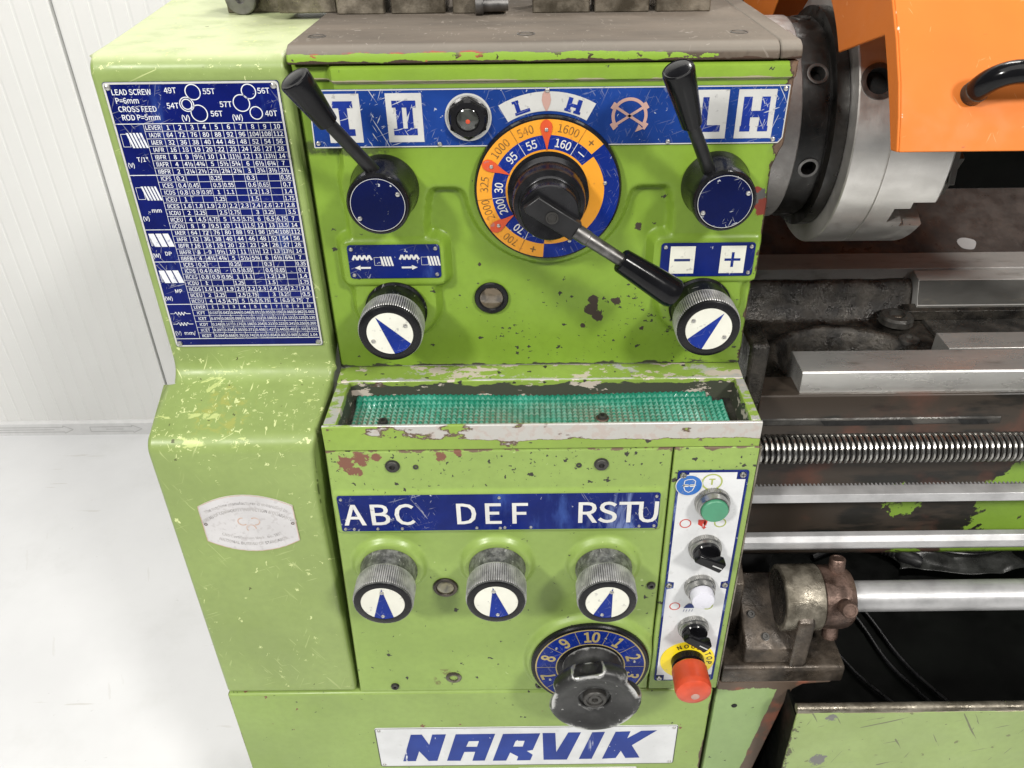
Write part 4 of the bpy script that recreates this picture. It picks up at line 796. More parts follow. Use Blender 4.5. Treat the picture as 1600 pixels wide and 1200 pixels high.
def drop(cx, cz, ang, r0, r1, w_):
    d = (math.cos(rad(ang)), math.sin(rad(ang))); q = (-d[1], d[0]); sh_ = ((0, 0.03), (0.35, 0.42), (0.6, 0.86), (0.75, 1.0), (0.88, 0.88), (0.96, 0.55), (1.0, 0.2))
    return [(cx+d[0]*(r0+(r1-r0)*u)-q[0]*w_*k, cz+d[1]*(r0+(r1-r0)*u)-q[1]*w_*k) for u, k in sh_]+[(cx+d[0]*(r0+(r1-r0)*u)+q[0]*w_*k, cz+d[1]*(r0+(r1-r0)*u)+q[1]*w_*k) for u, k in sh_[::-1]]
for a in (1.5, 65, 125):
    po = MB().prism(drop(DC[0], DC[1], 90+a, 0.0355, 0.0606, 0.0050), yd-0.0002, yd-0.0008, 'y').build('pointer', MAT['red_pointer'], sd, smooth=0)
    rivet(DC[0]+0.0525*math.cos(rad(90+a)), yd-0.0006, DC[1]+0.0525*math.sin(rad(90+a)), po, 0.85)
for a, r in ((-82, 0.0490), (-157, 0.0490)): rivet(DC[0]+r*math.cos(rad(90+a)), yd, DC[1]+r*math.sin(rad(90+a)), sd, 0.85)
# ---- speed lever
lv = MB().lathe([(0.0345, 0.0), (0.0345, 0.004), (0.0325, 0.006), (0.0312, 0.007), (0.0305, 0.022), (0.0295, 0.0245), (0.0262, 0.0255), (0.0255, 0.027), (0.0240, 0.028), (0.0237, 0.0425), (0.0228, 0.0435), (0.0222, 0.0434)], (DC[0]+0.0005, YD, DC[1]-0.003), (0, -1, 0), 64).build('speed_lever', MAT['hub_black'], L, label='black speed lever pointing down to the right')
hc = Vector((DC[0]+0.0012, YD-0.0434, DC[1]-0.0035)); ad = Vector((math.cos(rad(-33.5)), -0.0, math.sin(rad(-33.5)))); an = Vector((-ad.z, 0, ad.x))
bp = []
for u, v in ((-0.0225, -0.0055), (-0.0205, 0.0), (-0.0175, 0.0083), (0.0245, 0.0083), (0.0255, 0.0070), (0.0255, -0.0070), (0.0245, -0.0083), (-0.0130, -0.0083), (-0.0190, -0.0083)):
    p = hc+ad*u+an*v; bp.append((p.x, p.z))
ab = MB().prism(bp, hc.y+0.001, hc.y-0.0072, 'y').build('arm_block', MAT['arm_black'], lv, 0.0008)
MB().lathe([(0.0052, 0.0004), (0.0052, 0.0011), (0.0040, 0.0013), (0.0036, 0.0005), (0.0022, 0.0004), (0.0020, -0.0012)], (hc.x+0.0008, hc.y-0.0072, hc.z-0.0005), (0, -1, 0), 24).build('arm_screw', MAT['socket_screw'], lv)
a0 = hc+ad*0.024+Vector((0, -0.0032, 0)); dd = (ad+Vector((0, -0.05, 0))).normalized()
MB().lathe([(0.0066, 0), (0.0066, 0.012), (0.0060, 0.0126), (0.0056, 0.055)], a0, dd, 28).build('arm_rod', MAT['steel_dark'], lv)
MB().lathe([(0.0094, 0), (0.0104, 0.001), (0.0120, 0.028), (0.0131, 0.050), (0.0130, 0.0545), (0.0118, 0.057), (0.0080, 0.0585), (0.0003, 0.059)], a0+dd*0.046, dd, 36).build('grip', MAT['black_plastic'], lv)
# ---- two range levers
def range_lever(h, s0, s1, tip, label, rv):
    hub = MB().lathe([(0.0296, 0), (0.0296, 0.003), (0.0285, 0.006), (0.0268, 0.030), (0.0262, 0.0385), (0.0250, 0.0405), (0.0238, 0.0408), (0.0234, 0.0400)], (h[0], 0, h[1]), (0, -1, 0), 64).build('range_lever', MAT['hub_black'], L, label=label)
    MB().lathe([(0.0226, 0.0398), (0.0226, 0.0410), (0.0222, 0.0413)], (h[0], 0, h[1]), (0, -1, 0), 48).build('hub_cap', MAT['blue_cap'], hub)
    MB().ring(h[0], h[1], 0.0221, 0.0225, -0.04145, 0, 360, 48).build('cap_border', MAT['alu_plate'], hub, smooth=0)
    for a in rv: rivet(h[0]+0.0195*math.cos(rad(a)), -0.0413, h[1]+0.0195*math.sin(rad(a)), hub)
    s0, s1, tip = Vector(s0), Vector(s1), Vector(tip); d = (tip-s0).normalized()
    MB().rod(s0-d*0.012, s1+d*0.006, 0.0056, 0.0052, 24).build('shaft', MAT['arm_black'], hub)
    ln = (tip-s1).length; q = (tip-s1).normalized()
    MB().lathe([(0.0070, 0), (0.0082, 0.0008), (0.0092, ln*0.25), (0.0113, ln*0.70), (0.0122, ln*0.93), (0.0118, ln*0.97), (0.0108, ln*0.985), (0.0098, ln*0.98), (0.0080, ln*0.995), (0.0004, ln)], s1, q, 36).build('grip', MAT['black_plastic'], hub)
range_lever(HL, (-0.1262, -0.030, 1.3375), (-0.1508, -0.052, 1.3798), (-0.1680, -0.066, 1.4165), 'black range lever with blue cap leaning left towards the feed chart', (28, 215))
range_lever(HR, (0.1480, -0.029, 1.3350), (0.1278, -0.046, 1.3738), (0.1100, -0.062, 1.4195), 'black range lever with blue cap beside the chuck', (22, 208))
# ---- small plates under the hubs
yp = -0.0025
def small_plate(x0, x1, z0, z1, label):
    o = MB().prism(rrect(x0, x1, z0, z1, 0.003), yp+0.0004, yp-0.0012, 'y').build('small_plate', MAT['blue_plate'], L, 0.0003, label=label)
    for x in (x0+0.0038, x1-0.0038):
        for z in (z0+0.0036, z1-0.0036): rivet(x, yp-0.0012, z, o, 0.95)
    return o
p1 = small_plate(-0.1620, -0.0790, 1.2262, 1.2588, 'blue feed direction plate with thread and arrow symbols')
g = MB(); y1 = yp-0.0014
for cx, arrow in ((-0.1600, -1), (-0.1175, 1)):
    z = 1.2470
    for i in range(4): g.stroke([(cx+0.002+i*0.0043, z-0.0022), (cx+0.00415+i*0.0043, z+0.0022), (cx+0.0063+i*0.0043, z-0.0022)], 0.0019, y1)
    thread(g, cx+0.0300, 1.2432, 0.0172, 0.0092, y1, 0.42, 4, 0.36, 0.10)
    x0, x1 = cx+0.003, cx+0.0175; zz = 1.2370
    if arrow > 0: g.flat(rect(x0, x1-0.005, zz-0.0009, zz+0.0009), y1); g.flat([(x1-0.0052, zz-0.0024), (x1, zz), (x1-0.0052, zz+0.0024)], y1)
    else: g.flat(rect(x0+0.005, x1, zz-0.0009, zz+0.0009), y1); g.flat([(x0+0.0052, zz-0.0024), (x0+0.0052, zz+0.0024), (x0, zz)], y1)
g.build('feed_symbols', MAT['white_print'], p1, smooth=0)
p2 = small_plate(0.1200, 0.2045, 1.2247, 1.2573, 'blue plate with white minus and plus tiles')
for cx, pl in ((0.1395, False), (0.1850, True)):
    tl = MB().flat(rect(cx-0.0112, cx+0.0112, 1.2278, 1.2545), y1).build('sign_tile', MAT['cream_print'], p2, smooth=0)
    k = MB().flat(rect(cx-0.0072, cx+0.0072, 1.2400, 1.2424), y1-0.0002)
    if pl: k.flat(rect(cx-0.0012, cx+0.0012, 1.2340, 1.2484), y1-0.0003)
    k.build('sign', MAT['dark_blue_ink' if not pl else 'blue_dial'], tl, smooth=0)
# ---- sight glasses
def sight(x, y, z, r, mat, label, rim='black_paint'):
    o = MB().lathe([(r*1.06, 0), (r*1.06, 0.0016), (r, 0.0026), (r*0.8, 0.0028), (r*0.72, 0.0012)], (x, y, z), (0, -1, 0), 40).build('sight_glass', MAT[rim], L, label=label)
    MB().lathe([(r*0.74, 0.0008), (r*0.70, 0.0016), (r*0.45, 0.0026), (0.0004, 0.0030)], (x, y, z), (0, -1, 0), 32).build('lens', MAT[mat], o)
sight(-0.0348, 0.009, 1.1989, 0.0152, 'oil_glass', 'round oil sight glass in the headstock panel')
sight(-0.0896, PY, 0.9115, 0.0122, 'dirty_glass', 'small oil sight glass between the lettered knobs', 'brown_cast')
# ---- pointer knobs
def knob(c, y0, prof, k0, k1, rk, yf, rp, tip, half, base_mat, label, rv):
    o = MB().lathe(prof, (c[0], y0, c[1]), (0, -1, 0), 56).build('pointer_knob', MAT[base_mat], L, label=label)
    n = 84; kn = lambda r: (lambda a: r*(1.0 if int(round(a/(2*math.pi)*n*3)) % 3 else 0.940))
    MB().lathe([(rk*0.965, k0-0.0004), (kn(rk*0.985), k0+0.0008), (kn(rk), k0+0.0020), (kn(rk), k1-0.0018), (kn(rk*0.985), k1-0.0006), (rk*0.96, k1)], (c[0], y0, c[1]), (0, -1, 0), n*3).build('knurled_grip', MAT['knurl'], o, smooth=20)
    yfr = y0-yf
    MB().lathe([(rk*0.965, k1-0.0006), (rk*0.945, yf-0.0006), (rk*0.915, yf), (rp*1.02, yf), (rp*1.02, yf-0.0010)], (c[0], y0, c[1]), (0, -1, 0), 56).build('face_ring', MAT['black_paint'], o)
    pl = MB().lathe([(rp, yf-0.0012), (rp, yf-0.0003), (rp*0.99, yf)], (c[0], y0, c[1]), (0, -1, 0), 48).build('pointer_plate', MAT['cream_print'], o)
    ps = [(c[0]+rp*0.97*math.cos(rad(tip)), c[1]+rp*0.97*math.sin(rad(tip)))]
    for i in range(9): a = tip+180-half+2*half*i/8; ps.append((c[0]+rp*0.985*math.cos(rad(a)), c[1]+rp*0.985*math.sin(rad(a))))
    MB().flat(ps, yfr-0.0002).build('pointer_wedge', MAT['blue_dial'], o, smooth=0)
    for a, r in rv: rivet(c[0]+rp*r*math.cos(rad(a)), yfr-0.0001, c[1]+rp*r*math.sin(rad(a)), o, 0.95)
up_prof = [(0.0290, 0.0), (0.0290, 0.002), (0.0275, 0.004), (0.0272, 0.020), (0.0280, 0.026), (0.0280, 0.044)]
knob(KL, -0.0022, up_prof, 0.0225, 0.0430, 0.0292, 0.0455, 0.0208, 124, 27, 'knob_dark', 'pointer knob below the feed direction plate', ((30, 0.80), (205, 0.82)))
knob(KR, -0.0022, up_prof, 0.0225, 0.0430, 0.0292, 0.0455, 0.0208, 53, 25, 'knob_dark', 'pointer knob below the minus and plus plate', ((148, 0.82), (332, 0.80)))
lo_prof = [(0.0288, 0.0), (0.0288, 0.0015), (0.0280, 0.003), (0.0278, 0.022), (0.0284, 0.026), (0.0284, 0.044)]
for c, tip, half, lb in ((K3[0], 88, 27, 'ABC'), (K3[1], 97, 27, 'DEF'), (K3[2], 77, 26, 'RSTU')):
    knob(c, PY-0.0072, lo_prof, 0.0195, 0.0425, 0.0296, 0.0447, 0.0212, tip, half, 'knob_worn', 'worn steel pointer knob below the letters '+lb, ((tip, 0.72), (tip+177, 0.80)))
# ---- ABC DEF RSTU plate
yl0 = PY-0.0022
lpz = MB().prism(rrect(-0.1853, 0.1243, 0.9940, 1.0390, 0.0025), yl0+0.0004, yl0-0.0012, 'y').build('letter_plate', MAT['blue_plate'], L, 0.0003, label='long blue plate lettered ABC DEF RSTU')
lt = MB(); yl1 = yl0-0.0015
for s_, xs in (('ABC', (-0.1710, -0.1465, -0.1225)), ('DEF', (-0.0630, -0.0370, -0.0115)), ('RSTU', (0.0540, 0.0745, 0.0950, 0.1140))):
    for ch_, x in zip(s_, xs):
        lt = MB(); text(lt, ch_, x, 1.0155, 0.0255, yl1, 0, 0.98, 0.006); lt.build('letter', MAT['white_print'], lpz, smooth=0)
for x, z in ((-0.1815, 1.0352), (-0.0300, 1.0355), (0.1205, 1.0352), (-0.1815, 0.9975), (-0.1730, 0.9972), (-0.1500, 0.9972), (-0.1260, 0.9972), (-0.0530, 0.9972), (-0.0255, 0.9972), (0.0000, 0.9972), (0.1060, 0.9972), (0.1205, 0.9975), (-0.030, 0.9965)): rivet(x, yl0-0.0012, z, lpz, 0.8)
# ---- feed dial and hand knob
wy = PY-0.0065
fd = MB().lathe([(0.0655, 0), (0.0655, 0.0035), (0.0640, 0.0050), (0.0620, 0.0052)], (WC[0], wy, WC[1]), (0, -1, 0), 72).build('feed_dial', MAT['black_paint'], L, label='round blue feed dial numbered one to ten')
yw = wy-0.0054
MB().ring(WC[0], WC[1], 0.0385, 0.0595, yw, 0, 360, 72).build('blue_scale', MAT['blue_dial'], fd, smooth=0)
go = MB().ring(WC[0], WC[1], 0.0595, 0.0610, yw-0.0001, 0, 360, 72); go.ring(WC[0], WC[1], 0.0372, 0.0385, yw-0.0001, 0, 360, 64); gn = MB()
for i in range(10):
    a = 90-36*i; a2 = a+18
    go.stroke([(WC[0]+0.0385*math.cos(rad(a2)), WC[1]+0.0385*math.sin(rad(a2))), (WC[0]+0.0595*math.cos(rad(a2)), WC[1]+0.0595*math.sin(rad(a2)))], 0.0006, yw-0.0002)
    gn = MB(); arctext(gn, str(10 if i == 0 else i), WC[0], WC[1], 0.0490, a, 0.0150, yw-0.0002, 0.82, 0.012); gn.build('numeral', MAT['gold_ink'], fd, smooth=0)
go.build('gold_rings', MAT['gold_ink'], fd, smooth=0)
for a in (72, 0+10, 140, 205, -40): rivet(WC[0]+0.0490*math.cos(rad(a)), yw, WC[1]+0.0490*math.sin(rad(a)), fd, 0.8)
NA = 120
def hk(rb, dep):
    def f(a):
        best = 0
        for s_ in (101, 29, 173, 245, 317):
            dlt = abs((math.degrees(a)-s_+180) % 360-180)
            if dlt < 19: best = max(best, max(0, 1-(dlt/19)**2)**0.6)
        return rb*(1-dep*best)
    return f
HKC = (WC[0]+0.002, PY, WC[1])
wh = MB().lathe([(0.0335, 0.009), (0.0320, 0.014), (0.0290, 0.020), (0.0255, 0.028), (0.0280, 0.0315), (hk(0.0360, .04), 0.0330), (hk(0.0410, .16), 0.0355), (hk(0.0450, .26), 0.0390), (hk(0.0475, .31), 0.0430), (hk(0.0489, .30), 0.0465), (hk(0.0496, .24), 0.0495), (hk(0.0498, .19), 0.0525), (hk(0.0494, .13), 0.0548), (hk(0.0482, .06), 0.0568), (0.0462, 0.0585), (0.0432, 0.0594), (0.0395, 0.0592), (0.0365, 0.0578), (0.0250, 0.0540), (0.0185, 0.0530), (0.0170, 0.0520), (0.0165, 0.0490), (0.0150, 0.0490)], HKC, (0, -1, 0), 240, True, True).build('hand_knob', MAT['worn_black'], L, smooth=70, label='black lobed hand knob with rubbed silver edges')
KO = (HKC[0], HKC[1]-0.012, HKC[2])
MB().lathe([(0.0128, 0.0365), (0.0128, 0.0420), (0.0118, 0.0430), (0.0092, 0.0430), (0.0090, 0.0415), (0.0070, 0.0415), (0.0066, 0.0425), (hx(0.0040), 0.0425), (hx(0.0038), 0.0395)], KO, (0, -1, 0), 36).build('centre_bolt', MAT['socket_screw'], wh)

# ================================================================== electrical control plate
cpx0, cpx1, cpz0, cpz1 = 0.1388, 0.2060, 0.7560, 1.0640
def chamfered(x0, x1, z0, z1, c, mid=None):
    p = [(x0+c, z0), (x1-c, z0), (x1-c, z0+c), (x1, z0+c)]
    if mid: p += [(x1, mid-c*.7), (x1-c*.8, mid-c*.5), (x1-c*.8, mid+c*.5), (x1, mid+c*.7)]
    p += [(x1, z1-c), (x1-c, z1-c), (x1-c, z1), (x0+c, z1), (x0+c, z1-c), (x0, z1-c)]
    if mid: p += [(x0, mid+c*.7), (x0+c*.8, mid+c*.5), (x0+c*.8, mid-c*.5), (x0, mid-c*.7)]
    return p+[(x0, z0+c), (x0+c, z0+c)]
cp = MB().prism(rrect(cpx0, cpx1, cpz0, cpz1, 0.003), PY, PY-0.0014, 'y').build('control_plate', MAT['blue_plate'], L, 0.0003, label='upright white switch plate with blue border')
yk = PY-0.0016
MB().flat(chamfered(cpx0+0.0022, cpx1-0.0028, cpz0+0.002, cpz1-0.002, 0.0085, 0.9115), yk).build('white_field', MAT['name_white'], cp, smooth=0)
for x, z in ((cpx0+0.0052, cpz1-0.005), (cpx1-0.0058, cpz1-0.005), (cpx0+0.0042, 0.9115), (cpx1-0.0050, 0.9115), (cpx0+0.0055, cpz0+0.005), (cpx1-0.0065, cpz0+0.005)): put('cross_screw', phil, cp, (x, PY-0.0014, z))
yk2 = yk-0.0002
gs = MB().lathe([(0.0128, 0), (0.0128, 0.0004)], (0.1505, yk2, 1.0470), (0, -1, 0), 40).build('goggles_sign', MAT['white_print'], cp)
MB().flat(circ(0.1505, 1.0470, 0.0121), yk2-0.0006).build('disc', MAT['sign_blue'], gs, smooth=0) if False else None
b_ = MB().flat(circ(0.1505, 1.0470, 0.0121), yk2-0.0006)
b_.build('blue_disc', MAT['sign_blue'], cp, smooth=0)
hd = MB(); hx0, hz0 = 0.1505, 1.0470
hd.stroke([(hx0-0.0052, hz0-0.0010), (hx0-0.0046, hz0+0.0062), (hx0-0.0015, hz0+0.0075), (hx0+0.003, hz0+0.0078), (hx0+0.0056, hz0+0.0055), (hx0+0.0052, hz0-0.0010)], 0.0008, yk2-0.0008)
hd.stroke([(hx0-0.0052, hz0-0.0010), (hx0-0.0034, hz0-0.0062), (hx0, hz0-0.0083), (hx0+0.0034, hz0-0.0062), (hx0+0.0052, hz0-0.0010)], 0.0008, yk2-0.0008)
for s_ in (-1, 1): hd.flat(rrect(hx0+s_*0.0030-0.0026, hx0+s_*0.0030+0.0026, hz0-0.0014, hz0+0.0016, 0.001, 3), yk2-0.0008)
hd.stroke([(hx0-0.0065, hz0+0.0005), (hx0+0.0065, hz0+0.0005)], 0.0007, yk2-0.0008)
hd.build('goggled_head', MAT['white_print'], cp, smooth=0)
sgn = MB().ring(0.1720, 1.0505, 0.0085, 0.0100, yk2, 0, 360, 32); text(sgn, 'T', 0.1720, 1.0508, 0.0070, yk2, 0, 1.0, 0.03)
for x, z in ((0.1858, 0.9985), (0.1862, 0.8805)): sgn.ring(x, z, 0.0047, 0.0060, yk2, 0, 360, 28)
sgn.build('green_symbols', MAT['sign_green'], cp, smooth=0)
rg = MB()
for x, z in ((0.1517, 0.9980), (0.1517, 0.8800)): rg.ring(x, z, 0.0047, 0.0058, yk2, 0, 360, 28)
bx, bz = 0.1690, 0.9970
rg.flat([(bx-0.0050, bz+0.0058), (bx+0.0046, bz+0.0058), (bx+0.0034, bz-0.0022), (bx-0.0002, bz+0.0008), (bx+0.0002, bz-0.004), (bx-0.0048, bz-0.0005)], yk2); rg.flat([(bx+0.0014, bz-0.0070), (bx+0.0042, bz-0.0040), (bx-0.0010, bz-0.0040)], yk2); rg.stroke([(bx+0.0018, bz+0.004), (bx+0.0016, bz-0.004)], 0.0016, yk2)
rg.build('red_symbols', MAT['sign_red'], cp, smooth=0)
lm = MB().flat([(0.1610, 0.8770), (0.1725, 0.8770), (0.1715, 0.8805), (0.1690, 0.8840), (0.1660, 0.8845), (0.1630, 0.8810)], yk2)
for k in range(4): lm.stroke([(0.1622+k*0.003, 0.8752), (0.1612+k*0.003, 0.8715)], 0.0006, yk2)
lm.build('lamp_symbol', MAT['dark_blue_ink'], cp, smooth=0)
BX = 0.1745
def bezel(x, z, r, length, label, name):
    n = 60; kn = lambda rr: (lambda a: rr*(1 if int(round(a/(2*math.pi)*n*2)) % 2 else 0.975))
    return MB().lathe([(kn(r), 0), (kn(r), 0.0050), (r*0.97, 0.0056), (r*0.90, 0.0062), (r*0.86, length), (r*0.80, length+0.0004), (r*0.78, length-0.002)], (x, yk, z), (0, -1, 0), n*2).build(name, MAT['steel'], L, smooth=25, label=label)
b1_ = bezel(BX, 1.0265, 0.0170, 0.0125, 'round green push button with knurled steel bezel', 'push_button')
MB().lathe([(0.0130, 0.006), (0.0130, 0.0150), (0.0122, 0.0160), (0.0080, 0.0163), (0.0003, 0.0162)], (BX, yk, 1.0265), (0, -1, 0), 40).build('cap', MAT['green_button'], b1_)
b2_ = bezel(BX+0.0002, 0.9110, 0.0162, 0.0120, 'white push button with knurled steel bezel', 'push_button')
MB().lathe([(0.0122, 0.006), (0.0122, 0.0190), (0.0112, 0.0215), (0.0060, 0.0228), (0.0003, 0.0230)], (BX+0.0002, yk, 0.9110), (0, -1, 0), 40).build('cap', MAT['white_button'], b2_)
def selector(z, ang, label):
    o = bezel(BX-0.0005, z, 0.0166, 0.0088, label, 'selector_switch')
    MB().lathe([(0.0138, 0.006), (0.0138, 0.0120), (0.0128, 0.0132), (0.0003, 0.0134)], (BX-0.0005, yk, z), (0, -1, 0), 36).build('turning_cap', MAT['black_plastic'], o)
    c_, s_ = math.cos(rad(ang)), math.sin(rad(ang)); P = []
    for u, v in ((-0.0140, -0.0050), (0.0165, -0.0064), (0.0165, 0.0064), (-0.0140, 0.0050)): P.append((BX-0.0005+u*c_-v*s_, z+u*s_+v*c_))
    hnd = MB().prism(P, yk-0.0125, yk-0.0245, 'y').build('finger_grip', MAT['black_plastic'], o, 0.0015)
    MB().stroke([(BX-0.0005+0.004*c_, z+0.004*s_), (BX-0.0005+0.0150*c_, z+0.0150*s_)], 0.0014, yk-0.0247).build('mark', MAT['tape_grey'], o, smooth=0)
selector(0.9665, -28, 'black selector switch between the green and white buttons'); selector(0.8485, -35, 'black selector switch above the emergency stop')
es = MB().lathe([(0.0302, 0), (0.0302, 0.0010), (0.0296, 0.0014)], (0.1733, yk, 0.7925), (0, -1, 0), 56).build('emergency_stop', MAT['sign_yellow'], L, label='red mushroom emergency stop on a yellow disc')
ne = MB(); arctext(ne, 'NOODSTOP', 0.1733, 0.7925, 0.0245, 55, 0.0060, yk-0.0016, 0.95, 0.01, sp=0.1); ne.build('lettering', MAT['sign_black'], es, smooth=0)
MB().lathe([(0.0185, 0.0012), (0.0185, 0.0090), (0.0165, 0.0100), (0.0150, 0.0102)], (0.1733, yk, 0.7925), (0, -1, 0), 40).build('collar', MAT['black_plastic'], es)
MB().lathe([(0.0150, 0.0090), (0.0158, 0.0125), (0.0150, 0.0135)], (0.1733, yk, 0.7925), (0, -1, 0), 36).build('yellow_ring', MAT['sign_yellow'], es)
MB().lathe([(0.0150, 0.0125), (0.0192, 0.0135), (0.0196, 0.0150), (0.0196, 0.0330), (0.0200, 0.0350), (0.0200, 0.0375), (0.0188, 0.0420), (0.0160, 0.0442), (0.0100, 0.0455), (0.0003, 0.0460)], (0.1733, yk, 0.7925), (0, -1, 0), 48).build('mushroom_head', MAT['red_plastic'], es)
MB().lathe([(0.0046, 0.0445), (0.0046, 0.0462), (0.0040, 0.0465)], (0.1745, yk, 0.7900), (0, -1, 0), 24).build('centre_dot', MAT['faded_red'], es)
MB().box(0.2128, 0.2150, PY+0.002, 0.03, 0.7400, 1.0890).build('edge_strip', MAT['pale_cast'], L, 0.0006)

# ================================================================== spindle, chuck and guard
SY, SZ = 0.165, 1.32
MB().lathe([(0.0975, 0), (0.0975, 0.0340), (0.0965, 0.0352), (0.06, 0.0353)], (0.2160, SY, SZ), (1, 0, 0), 96).build('spindle_flange', MAT['flange_steel'], L)
ns = MB().lathe([(0.090, 0.0), (0.0955, 0.0005), (0.0962, 0.002), (0.0962, 0.0275), (0.0940, 0.0285), (0.0940, 0.0305), (0.1060, 0.0310), (0.1060, 0.0425), (0.09, 0.0426)], (0.2480, SY, SZ), (1, 0, 0), 96).build('spindle_nose', MAT['nose_dark'], L, label='dark camlock spindle nose with round sockets')
def on_axis(X, r, a):   # point on the spindle cylinder, a = 180 faces the operator, smaller angles go up
    return Vector((X, SY+r*math.cos(rad(a)), SZ+r*math.sin(rad(a))))
def socket_on(parent, X, a, r, rs, mat_ring, cuts):
    p = on_axis(X, r, a); d = on_axis(X, 1, a)-on_axis(X, 0, a); d = Vector((0, math.cos(rad(a)), math.sin(rad(a))))
    cuts.append(MB().lathe([(rs, -0.016), (rs, 0.01)], p, d, 28))
    MB().lathe([(rs*1.0, -0.010), (rs*1.0, 0.0006), (rs*0.90, 0.0008), (rs*0.72, 0.0006), (rs*0.70, -0.010)], p, d, 28, False, False).build('cam_bush', MAT[mat_ring], parent)
    MB().lathe([(rs*0.98, -0.0125), (rs*0.98, -0.0120)], p, d, 20).build('cam', MAT['void'], parent)
cuts = []
for a in (141, 192, 90, 243): socket_on(ns, 0.2650, a, 0.0962, 0.0098, 'steel_dark', cuts)
cut(ns, cuts)
ck = MB().lathe([(0.09, 0), (0.1228, 0.0), (0.1240, 0.0012), (0.1240, 0.0325), (0.1226, 0.0328), (0.1226, 0.0342), (0.1240, 0.0345), (0.1240, 0.0920), (0.1215, 0.0945), (0.03, 0.0945)], (0.2915, SY, SZ), (1, 0, 0), 128).build('chuck', MAT['chuck_steel'], L, label='bright steel three-jaw chuck')
cuts = []
socket_on(ck, 0.3085, 150.5, 0.1240, 0.0160, 'steel_dark', cuts)
def slot_cut(a, w_, dep, x0, x1):
    d = Vector((0, math.cos(rad(a)), math.sin(rad(a)))); t = Vector((0, -d.z, d.y)); c0 = Vector((0, SY, SZ)); m = MB(); vs = []
    for X in (x0, x1):
        for r in (0.13-dep, 0.14):
            for s_ in (-w_/2, w_/2): p = c0+d*r+t*s_; vs.append((X, p.y, p.z))
    return m.add(vs, [(0,1,3,2),(4,6,7,5),(0,4,5,1),(2,3,7,6),(0,2,6,4),(1,5,7,3)])
for a in (211, 91, 331): cuts += [slot_cut(a, 0.036, 0.050, 0.3630, 0.42), slot_cut(a, 0.020, 0.054, 0.348, 0.3635)]
cut(ck, cuts)
def jaw(a):
    d = Vector((0, math.cos(rad(a)), math.sin(rad(a)))); t = Vector((0, -d.z, d.y)); c0 = Vector((0, SY, SZ))
    prof_ = [(0.045, 0.368), (0.0915, 0.368), (0.0915, 0.395), (0.090, 0.395), (0.090, 0.412), (0.066, 0.412), (0.066, 0.428), (0.045, 0.428)]
    vs = []
    for s_ in (-0.0125, 0.0125): vs += [(x, (c0+d*r+t*s_).y, (c0+d*r+t*s_).z) for r, x in prof_]
    n = len(prof_); MB().add(vs, [tuple(range(n)), tuple(range(2*n-1, n-1, -1))]+[(i, (i+1) % n, n+(i+1) % n, n+i) for i in range(n)]).build('jaw', MAT['way_dark'], ck, 0.0008)
for a in (211, 91, 331): jaw(a)
MB().prism([(SY+0.118*math.cos(rad(188))-0.006, SZ+0.118*math.sin(rad(188))-0.012), (SY+0.118*math.cos(rad(188))+0.02, SZ-0.034), (SY-0.09, SZ+0.012), (SY-0.118, SZ+0.006)], 0.3862, 0.3925, 'x').build('jaw_end', MAT['way_dark'], ck, 0.0008)
# guard: side plate with a round cut-out, bent over into the slanting front
shell = [(-0.0963, 1.3665), (-0.0857, 1.3895), (-0.0737, 1.4093), (-0.0527, 1.4357), (-0.0316, 1.4580), (0.010, 1.4950), (0.060, 1.5240), (0.120, 1.5420), (0.190, 1.5450), (0.260, 1.5300), (0.330, 1.4950), (0.380, 1.4500), (0.410, 1.40), (0.42, 1.35)]
inner = [(-0.0857, 1.3645), (-0.0676, 1.3899), (-0.0495, 1.4131), (-0.0314, 1.4343), (0.0567, 1.4051)]
RC = 0.1375
a_s = math.degrees(math.atan2(1.4051-SZ, 0.0567-SY)); arc_in = []
for i in range(1, 26):
    a = a_s+(10-a_s)*i/25; arc_in.append((SY+RC*math.cos(rad(a)), SZ+RC*math.sin(rad(a))))
gsx = MB().prism(inner+arc_in+[(0.418, 1.35)]+shell[::-1][1:], 0.2680, 0.2700, 'x').build('chuck_guard', MAT['orange_paint'], L, 0.0008, label='bright orange sheet metal chuck guard')
fv = []; ff = []; k = len(shell)
for off in (0.0, 0.002):
    for X in (0.2700, 0.75):
        for i, (y, z) in enumerate(shell):
            a_ = shell[max(0, i-1)]; b_ = shell[min(k-1, i+1)]; tn = Vector((b_[0]-a_[0], b_[1]-a_[1])).normalized(); nn = Vector((tn.y, -tn.x))
            fv.append((X, y+nn.x*off, z+nn.y*off))
for i in range(k-1):
    ff += [(i, i+1, k+i+1, k+i), (2*k+i, 3*k+i, 3*k+i+1, 2*k+i+1), (i, 2*k+i, 2*k+i+1, i+1), (k+i, k+i+1, 3*k+i+1, 3*k+i)]
ff += [(0, k, 3*k, 2*k), (k-1, 3*k-1, 4*k-1, 2*k-1)]
MB().add(fv, ff).build('front_sheet', MAT['orange_paint'], gsx, 0.0006, smooth=40)
gn_ = Vector((0, -0.8173, 0.5762)); hf = Vector((0.3208, -0.0736, 1.399))
hp = [hf+gn_*t for t in (0.0, 0.006, 0.012)]; 
ctr = hf+gn_*0.012+Vector((0.020, 0, 0))
upv = Vector((0.0, 0.5762*0.25, 0.8173*0.25))
for i in range(1, 9):
    a = rad(90*i/8); hp.append(ctr+Vector((-0.020*math.cos(a), 0, 0))+gn_*(0.020*math.sin(a))+upv*0.02*math.sin(a))
hp += [hp[-1]+Vector((0.02*i, 0, 0.0004*i)) for i in range(1, 6)]
e0 = hp[-1]
for i in range(1, 9):
    a = rad(90*i/8); hp.append(e0+Vector((0.020*math.sin(a), 0, 0))-gn_*(0.020*(1-math.cos(a))))
hp.append(hp[-1]-gn_*0.013)
